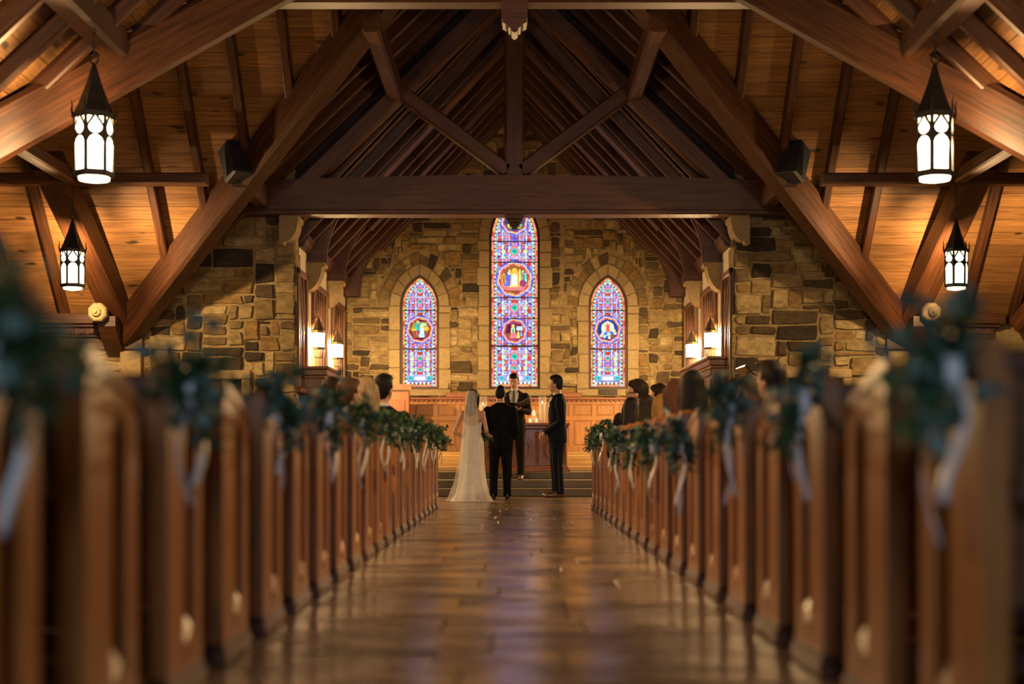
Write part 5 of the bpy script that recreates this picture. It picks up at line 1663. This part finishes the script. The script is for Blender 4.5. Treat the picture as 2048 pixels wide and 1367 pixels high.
# groom in profile, hands clasped
groom = suit_person('person', 'groom in navy tuxedo and bow tie, hands clasped, in profile', (.66, 23.2, 0), math.radians(97), 1.87,
                    {-1: dict(el=(-.235, -.03, 1.09), wr=(-.05, .18, .93), d=(.5, .75, -.35), n=(.6, -.1, -.6), t=1, curl=.6), 1: dict(el=(.235, -.03, 1.09), wr=(.05, .19, .92), d=(-.5, .75, -.4), n=(-.6, -.1, -.6), t=-1, curl=.7)},
                    NAVY, BLACK, HAIR['dark'], LEATHER, head_yaw=-.45, head_pitch=0, shoulder=1.02, bow=True)
kk = 1.87 / 1.75
m = MB(); m.cbox((-.02, -.004, 0), (.02, .006, .02), .002); m.build('pocket_square', SHIRT, groom, (-.095 * kk, .128 * kk, 1.3 * kk))
m = MB(); m.ball((0, 0, 0), (.014, .01, .016), 8); m.ball((.008, .004, .014), (.011, .01, .011), 8); m.build('boutonniere', SHIRT, groom, (-.085 * kk, .125 * kk, 1.37 * kk))
m = MB()
for s in (-1, 1):
    m.loft([Vector((s * .175, .0, .86)) * kk, Vector((s * .176, .01, .5)) * kk, Vector((s * .172, -.005, .08)) * kk], [(.004, .012)] * 3, 6)
m.build('satin_stripe', plain('black_satin', (.03, .03, .035), rough=.25), groom)
# the folder in his hands
fo = thing('open_folder', 'open black folder with white pages held by the man facing the couple', 'folder', (.1, 24.2, 1.45))
fo.rotation_euler = (math.radians(-14), math.radians(-12), -.1)
for s in (-1, 1):
    m = MB(); m.cbox((0, -.12, -.004), (s * .17, .12, .004), .002); c = m.build('cover', BLKLEATHER, fo, rot=(0, s * -.32, 0))
    m = MB(); m.cbox((s * .006, -.11, .005), (s * .16, .11, .012), .002); m.build('pages', SHIRT, c)

# ------------------------------------------------------------------ the bride
k = .905; V = lambda *p: Vector(p) * k
b = MB()
b.stack([(z * k, 0, cy * k, rx * k, ry * k) for z, cy, rx, ry in ((.86, 0, .13, .1), (.95, -.01, .165, .125), (1.06, 0, .122, .09), (1.2, .005, .135, .1), (1.32, .0, .15, .1), (1.4, -.005, .14, .082), (1.445, -.008, .09, .062), (1.48, -.008, .048, .048), (1.56, .004, .043, .046))], 20)
MH = Mhead(V(0, .008, 1.524), -.35, -.08); head_shape(b, MH, k)
b.loft([V(0, -.005, 1.44), V(0, .0, 1.5), MH @ (Vector((0, -.002, .05)) * k)], [.05 * k, .045 * k, .05 * k], 12)
for s in (-1, 1):
    sh = V(s * .158, -.005, 1.4)
    el, wr, d, n = ((V(-.285, -.03, 1.08), V(-.13, .17, 1.0), (.7, .7, 0), (0, .2, -1)) if s < 0 else (V(.225, -.05, 1.1), V(.22, .16, 1.04), (.3, .9, 0), (0, .2, -1)))
    seg(b, sh, el, .04 * k, .033 * k); seg(b, el, wr, .033 * k, .022 * k, bulge=.003); hand(b, wr, d, n, -s, k * .92, .6)
    seg(b, V(s * .08, 0, .9), V(s * .085, .02, .48), .08 * k, .05 * k); seg(b, V(s * .085, .02, .48), V(s * .085, -.01, .08), .048 * k, .032 * k)
    b.loft([V(s * .085, -.04, .06), V(s * .087, .05, .04), V(s * .09, .14, .025)], [.026 * k, .03 * k, .018 * k], 8)
bride = inst('person', remesh(b, 'body', SKIN, .006), None, (-.6, 21.45, 0), (0, 0, -.08)); tag(bride, 'bride in a long ivory lace gown and veil, back turned', 'person')
# gown
g = MB()
n_ = 48


def gring(z, cx, cy, rx, ry, ruf=0.0):
    return [((cx + (rx + ruf * math.sin(9 * a + z * 3)) * math.cos(a)) * k, (cy + (ry + ruf * math.sin(9 * a + z * 3)) * math.sin(a)) * k, z * k) for a in [2 * PI * t / n_ for t in range(n_)]]


def top_ring(z, rx, ry):     # neckline dips at the back
    return [((rx * math.cos(a)) * k, (ry * math.sin(a)) * k, (z + (.1 * math.sin(a) if math.sin(a) < 0 else .02 * math.sin(a)) - 0) * k) for a in [2 * PI * t / n_ for t in range(n_)]]


g.rings([gring(.0, -.0, -.08, .33, .36, .018), gring(.02, -.0, -.08, .31, .34, .016), gring(.1, -.0, -.06, .265, .29, .012), gring(.3, 0, -.03, .22, .23, .008), gring(.55, 0, -.01, .19, .175, .005), gring(.78, 0, -.008, .185, .15, .002),
         gring(.93, 0, -.008, .178, .137), gring(1.06, 0, 0, .134, .1), gring(1.17, 0, .004, .14, .108), top_ring(1.28, .155, .112), top_ring(1.285, .149, .106)], cap=False)
g.build('gown', DRESS, bride, smooth=True)
tn_ = MB()
tn_.rings([[(x_ * k, y_ * k, z_ * k) for x_, y_, z_ in row] for row in [[(-.25 + i * .05, -.3 - .12 * math.sin(PI * i / 14), .004 + .004 * (i % 2)) for i in range(15)], [(-.33 + i * .062, -.4 - .14 * math.sin(PI * i / 14), .002) for i in range(15)]]], cap=False, closed=False)
tn_.build('train', DRESS, bride, smooth=True)
# hair, head veil
hl = MB(); hl.add([MH @ (Vector(v) * k) for v in long_hair(Matrix.Identity(4), 1.0, .2).v], long_hair(Matrix.Identity(4), 1.0, .2).f)
inst('hair', remesh(hl, 'hair', HAIR['dark'], .009, 2), bride)
vm = MB(); rows = []; nv = 33
for z, w_, yb, dp, ruf in ((1.745, .03, -.045, .02, 0), (1.735, .065, -.075, .05, .004), (1.68, .085, -.1, .07, .006), (1.58, .09, -.122, .08, .008), (1.4, .11, -.15, .08, .01), (1.1, .14, -.185, .08, .012), (.7, .175, -.24, .09, .014), (.3, .24, -.35, .12, .016), (.04, .33, -.5, .2, .018), (.012, .36, -.56, .22, .016)):
    rows.append([((w_ * math.sin(t) * 1.0 - (.03 if z < .5 else .018)) * k, (yb + dp * (1 - math.cos(t)) + ruf * math.sin(11 * t)) * k, z * k) for t in [-1.45 + 2.9 * i / (nv - 1) for i in range(nv)]])
vm.rings(rows, cap=False, closed=False)
vo = vm.build('veil', VEIL, bride, smooth=True)
m = MB(); m.loft([(-.05 * k, -.07 * k, 1.735 * k), (0, -.085 * k, 1.745 * k), (.05 * k, -.07 * k, 1.735 * k)], .008, 6); m.build('hair_comb', plain('silver_comb', (.7, .68, .62), rough=.25, metal=1), bride)
bq = thing('bridal_bouquet', 'greenery bouquet hanging beside the bride and the man at her side', 'bouquet', (-.42, 21.72, .93))
fm_, sm_ = foliage_mesh(99, 1)
tag(inst('foliage', fm_, bq, scale=(.8, .8, .8)), kind='stuff'); inst('stems', sm_, bq, scale=(.8, .8, .8))

# ------------------------------------------------------------------ seated guests
def seated(female, yaw=0.0):
    w = .9 if female else 1.0
    b = MB()
    b.stack([(z, 0, cy, rx * w, ry * w) for z, cy, rx, ry in ((.45, .02, .15, .11), (.52, .0, .175, .13), (.64, -.01, .15, .11), (.78, -.01, .16, .11), (.9, -.01, .175, .11), (.97, -.01, .16, .095), (1.02, -.01, .1, .07), (1.055, -.005, .055, .055), (1.1, .005, .05, .052))], 18)
    M0 = Mhead((0, .01, 1.075 if not female else 1.07), yaw, 0); head_shape(b, M0)
    for s in (-1, 1):
        sh = Vector((s * .18 * w, -.01, .965)); el = Vector((s * .23 * w, .05, .7)); wr = Vector((s * .09, .27, .6))
        seg(b, sh, el, .048 * w, .04); seg(b, el, wr, .038, .026); hand(b, wr, (-s * .3, .9, -.2), (0, 0, -1), s)
        hp = Vector((s * .09, .03, .52)); kn = Vector((s * .11, .44, .52)); an = Vector((s * .11, .42, .09))
        seg(b, hp, kn, .085 * w, .06); seg(b, kn, an, .055, .036); b.loft([an + Vector((0, -.05, -.04)), an + Vector((0, .06, -.045)), an + Vector((0, .16, -.06))], [.035, .036, .022], 8)
    body = remesh(b, 'body', SKIN, .012, 3)
    j = MB()
    j.stack([(z, 0, cy, rx * w, ry * w) for z, cy, rx, ry in ((.46, .02, .17, .13), (.52, .0, .195, .15), (.64, -.01, .17, .13), (.78, -.01, .18, .128), (.9, -.01, .192, .125), (.965, -.012, .172, .108), (1.01, -.015, .115, .082), (1.045, -.018, .07, .065))], 20)
    for s in (-1, 1):
        sh = Vector((s * .172 * w, -.01, .96)); el = Vector((s * .23 * w, .05, .7)); wr = Vector((s * .1, .26, .605))
        seg(j, sh, el, .064 * w, .054); seg(j, el, wr, .052, .038)
    top = remesh(j, 'jacket', NAVY, .014, 3)
    l = MB()
    for s in (-1, 1):
        l.loft([(s * .085, -.03, .52), (s * .1, .2, .525), (s * .11, .44, .52), (s * .11, .455, .45), (s * .11, .43, .1)], [.1 * w, .095 * w, .078, .074, .062], 12)
    leg = remesh(l, 'trousers', NAVY, .014, 3)
    hs = remesh(short_hair(M0), 'hair', HAIR['dark'], .009, 2)
    hl = remesh(long_hair(M0, 1.0, .28), 'hair', HAIR['dark'], .01, 2)
    cm = MB(); cm.stack([(z, 0, cy, r, r) for z, cy, r in ((1.02, -.014, .074), (1.045, -.008, .066), (1.066, -.004, .062), (1.066, 0, .05))], 16, cap=False)
    return dict(body=body, top=top, leg=leg, short=hs, long=hl, M=M0, collar=cm.mesh('collar', SHIRT, True))


PROT = {}
CLOTH = dict(navy=NAVY, black=BLKSUIT, charcoal=GREYSUIT, orange=plain('orange_fabric', (.42, .09, .02), rough=.8), cream=plain('cream_fabric', (.5, .42, .32), rough=.8), wine=plain('wine_fabric', (.14, .012, .02), rough=.8), green=plain('green_fabric', (.03, .07, .04), rough=.8))
m = MB(); m.stack([(0, 0, .05, .046, .15), (.025, 0, .05, .048, .152), (.055, 0, .04, .046, .135), (.09, 0, 0, .044, .085), (.12, 0, -.02, .042, .06)], 14); SHOE = m.mesh('shoe', BLKLEATHER, True)
GL = plain('spectacle_frame', (.01, .01, .01), rough=.3)


def guest(px, ptop, d, fem, hair, style, cloth, rot, label, glasses=False, beard=False):
    yaw = round(rot / .3) * .3
    if (fem, yaw) not in PROT: PROT[(fem, yaw)] = seated(fem, yaw)
    pr = PROT[(fem, yaw)]
    ztop = EYE + (CY - ptop) * d / FPX
    nat = 1.318 if style == 'short' else 1.31
    f = max(.84, min(1.12, ztop / nat))
    o = inst('person', pr['body'], None, ((px - CX) * d / FPX, d, .0), (0, 0, (rot - yaw) * .5), (f, f, f)); tag(o, label, 'person', 'guests seated in the pews')
    for nm, me, mt in (('jacket' if not fem else 'blouse', pr['top'], CLOTH[cloth]), ('trousers' if not fem else 'skirt', pr['leg'], CLOTH[cloth]), ('hair', pr[style], HAIR[hair])):
        c = inst(nm, me, o)
        c.material_slots[0].link = 'OBJECT'; c.material_slots[0].material = mt
    if not fem:
        inst('collar', pr['collar'], o)
    for s in (-1, 1): inst('shoe', SHOE, o, (s * .11, .42, 0))
    face(o, pr['M'], 1.0, .6)
    if glasses:
        m = MB()
        for s in (-1, 1):
            m.loft([(s * .033 + .02 * math.cos(t), .108, .112 + .015 * math.sin(t)) for t in [2 * PI * q / 12 for q in range(13)]], .003, 5, cap=False)
            m.loft([(s * .053, .106, .116), (s * .078, .06, .116), (s * .08, -.01, .112)], .003, 5)
        m.loft([(-.013, .109, .114), (.013, .109, .114)], .003, 5)
        put(m, pr['M']).build('glasses', GL, o)
    if beard:
        t = MB(); t.stack([(-.014, 0, .05, .02, .022), (.004, 0, .048, .036, .042), (.03, 0, .036, .053, .063), (.06, 0, .018, .064, .076)], 16)
        inst('beard', remesh(put(t, pr['M']), 'beard', HAIR['brown'] if hair == 'brown' else HAIR['dark'], .009, 1), o)
    return o


PY = {s: pews[s] for s in (-1, 1)}


def row(s, d):
    """depth of the seat nearest to d on side s"""
    return min((p + .24 for p in PY[s]), key=lambda v: abs(v - d))


G = [(300, 748, 11.6, False, 'brown', 'short', 'charcoal', .1, 'guest with short brown hair, leftmost in the pews before the left wall'),
     (328, 744, 10.4, True, 'dark', 'long', 'wine', -.2, 'long-haired guest beside the leftmost man in the left pews'),
     (535, 757, 12.4, False, 'black', 'short', 'black', -.3, 'black-haired guest alone near the large dark spray on the left'),
     (664, 752, 13.2, True, 'dark', 'long', 'green', -.2, 'dark-haired woman left of the row of heads behind the left sprays'),
     (696, 754, 11.6, False, 'brown', 'short', 'navy', -.5, 'brown-haired man next to the blonde woman on the left'),
     (732, 752, 12.4, True, 'blonde', 'long', 'cream', -.15, 'woman with long blonde hair seated on the left'),
     (766, 747, 14.0, False, 'black', 'short', 'navy', -.4, 'dark-haired man right of the blonde woman on the left'),
     (1277, 758, 15.86, False, 'dark', 'short', 'charcoal', 1.25, 'man in profile wearing black glasses in the right pews'),
     (1321, 767, 16.64, False, 'dark', 'short', 'charcoal', 1.0, 'bearded man in profile behind the women on the right'),
     (1263, 793, 15.07, True, 'black', 'long', 'black', .15, 'woman with long black hair closest to the aisle on the right'),
     (1272, 791, 17.43, True, 'dark', 'long', 'navy', .1, 'small dark head between the two long-haired women on the right'),
     (1293, 788, 14.29, True, 'dark', 'long', 'black', .1, 'second woman with long dark hair from the aisle on the right'),
     (1326, 786, 13.4, True, 'honey', 'long', 'black', .2, 'woman with honey-blonde hair on the right'),
     (1351, 758, 12.0, True, 'auburn', 'long', 'orange', .4, 'auburn-haired woman in an orange top on the right'),
     (1386, 738, 10.7, True, 'black', 'long', 'black', .0, 'guest with full black hair in front of the bushy right spray'),
     (1469, 756, 13.0, True, 'black', 'long', 'wine', .2, 'far dark head right of the bushy right spray'),
     (1500, 750, 11.7, False, 'brown', 'short', 'black', .9, 'bearded man with glasses below the piano lid'),
     (1545, 720, 8.6, False, 'dark', 'short', 'navy', .5, 'dark-haired man close behind the second right spray'),
     (1636, 730, 10.2, False, 'black', 'short', 'navy', -.5, 'black-haired guest beside the doorway on the right'),
     (1798, 733, 9.4, True, 'black', 'long', 'black', .1, 'dark-haired guest low behind the pale pew end on the right'),
     (2016, 706, 8.6, True, 'brown', 'long', 'navy', .0, 'brown-haired guest at the right edge of the picture')]
for px, pt_, d, fem, hair, style, cloth, rot, lb in G:
    s = -1 if px < CX else 1
    dd = row(s, d)
    guest(px, pt_, dd, fem, hair, style, cloth, rot, lb, glasses='glasses' in lb, beard='bearded' in lb)
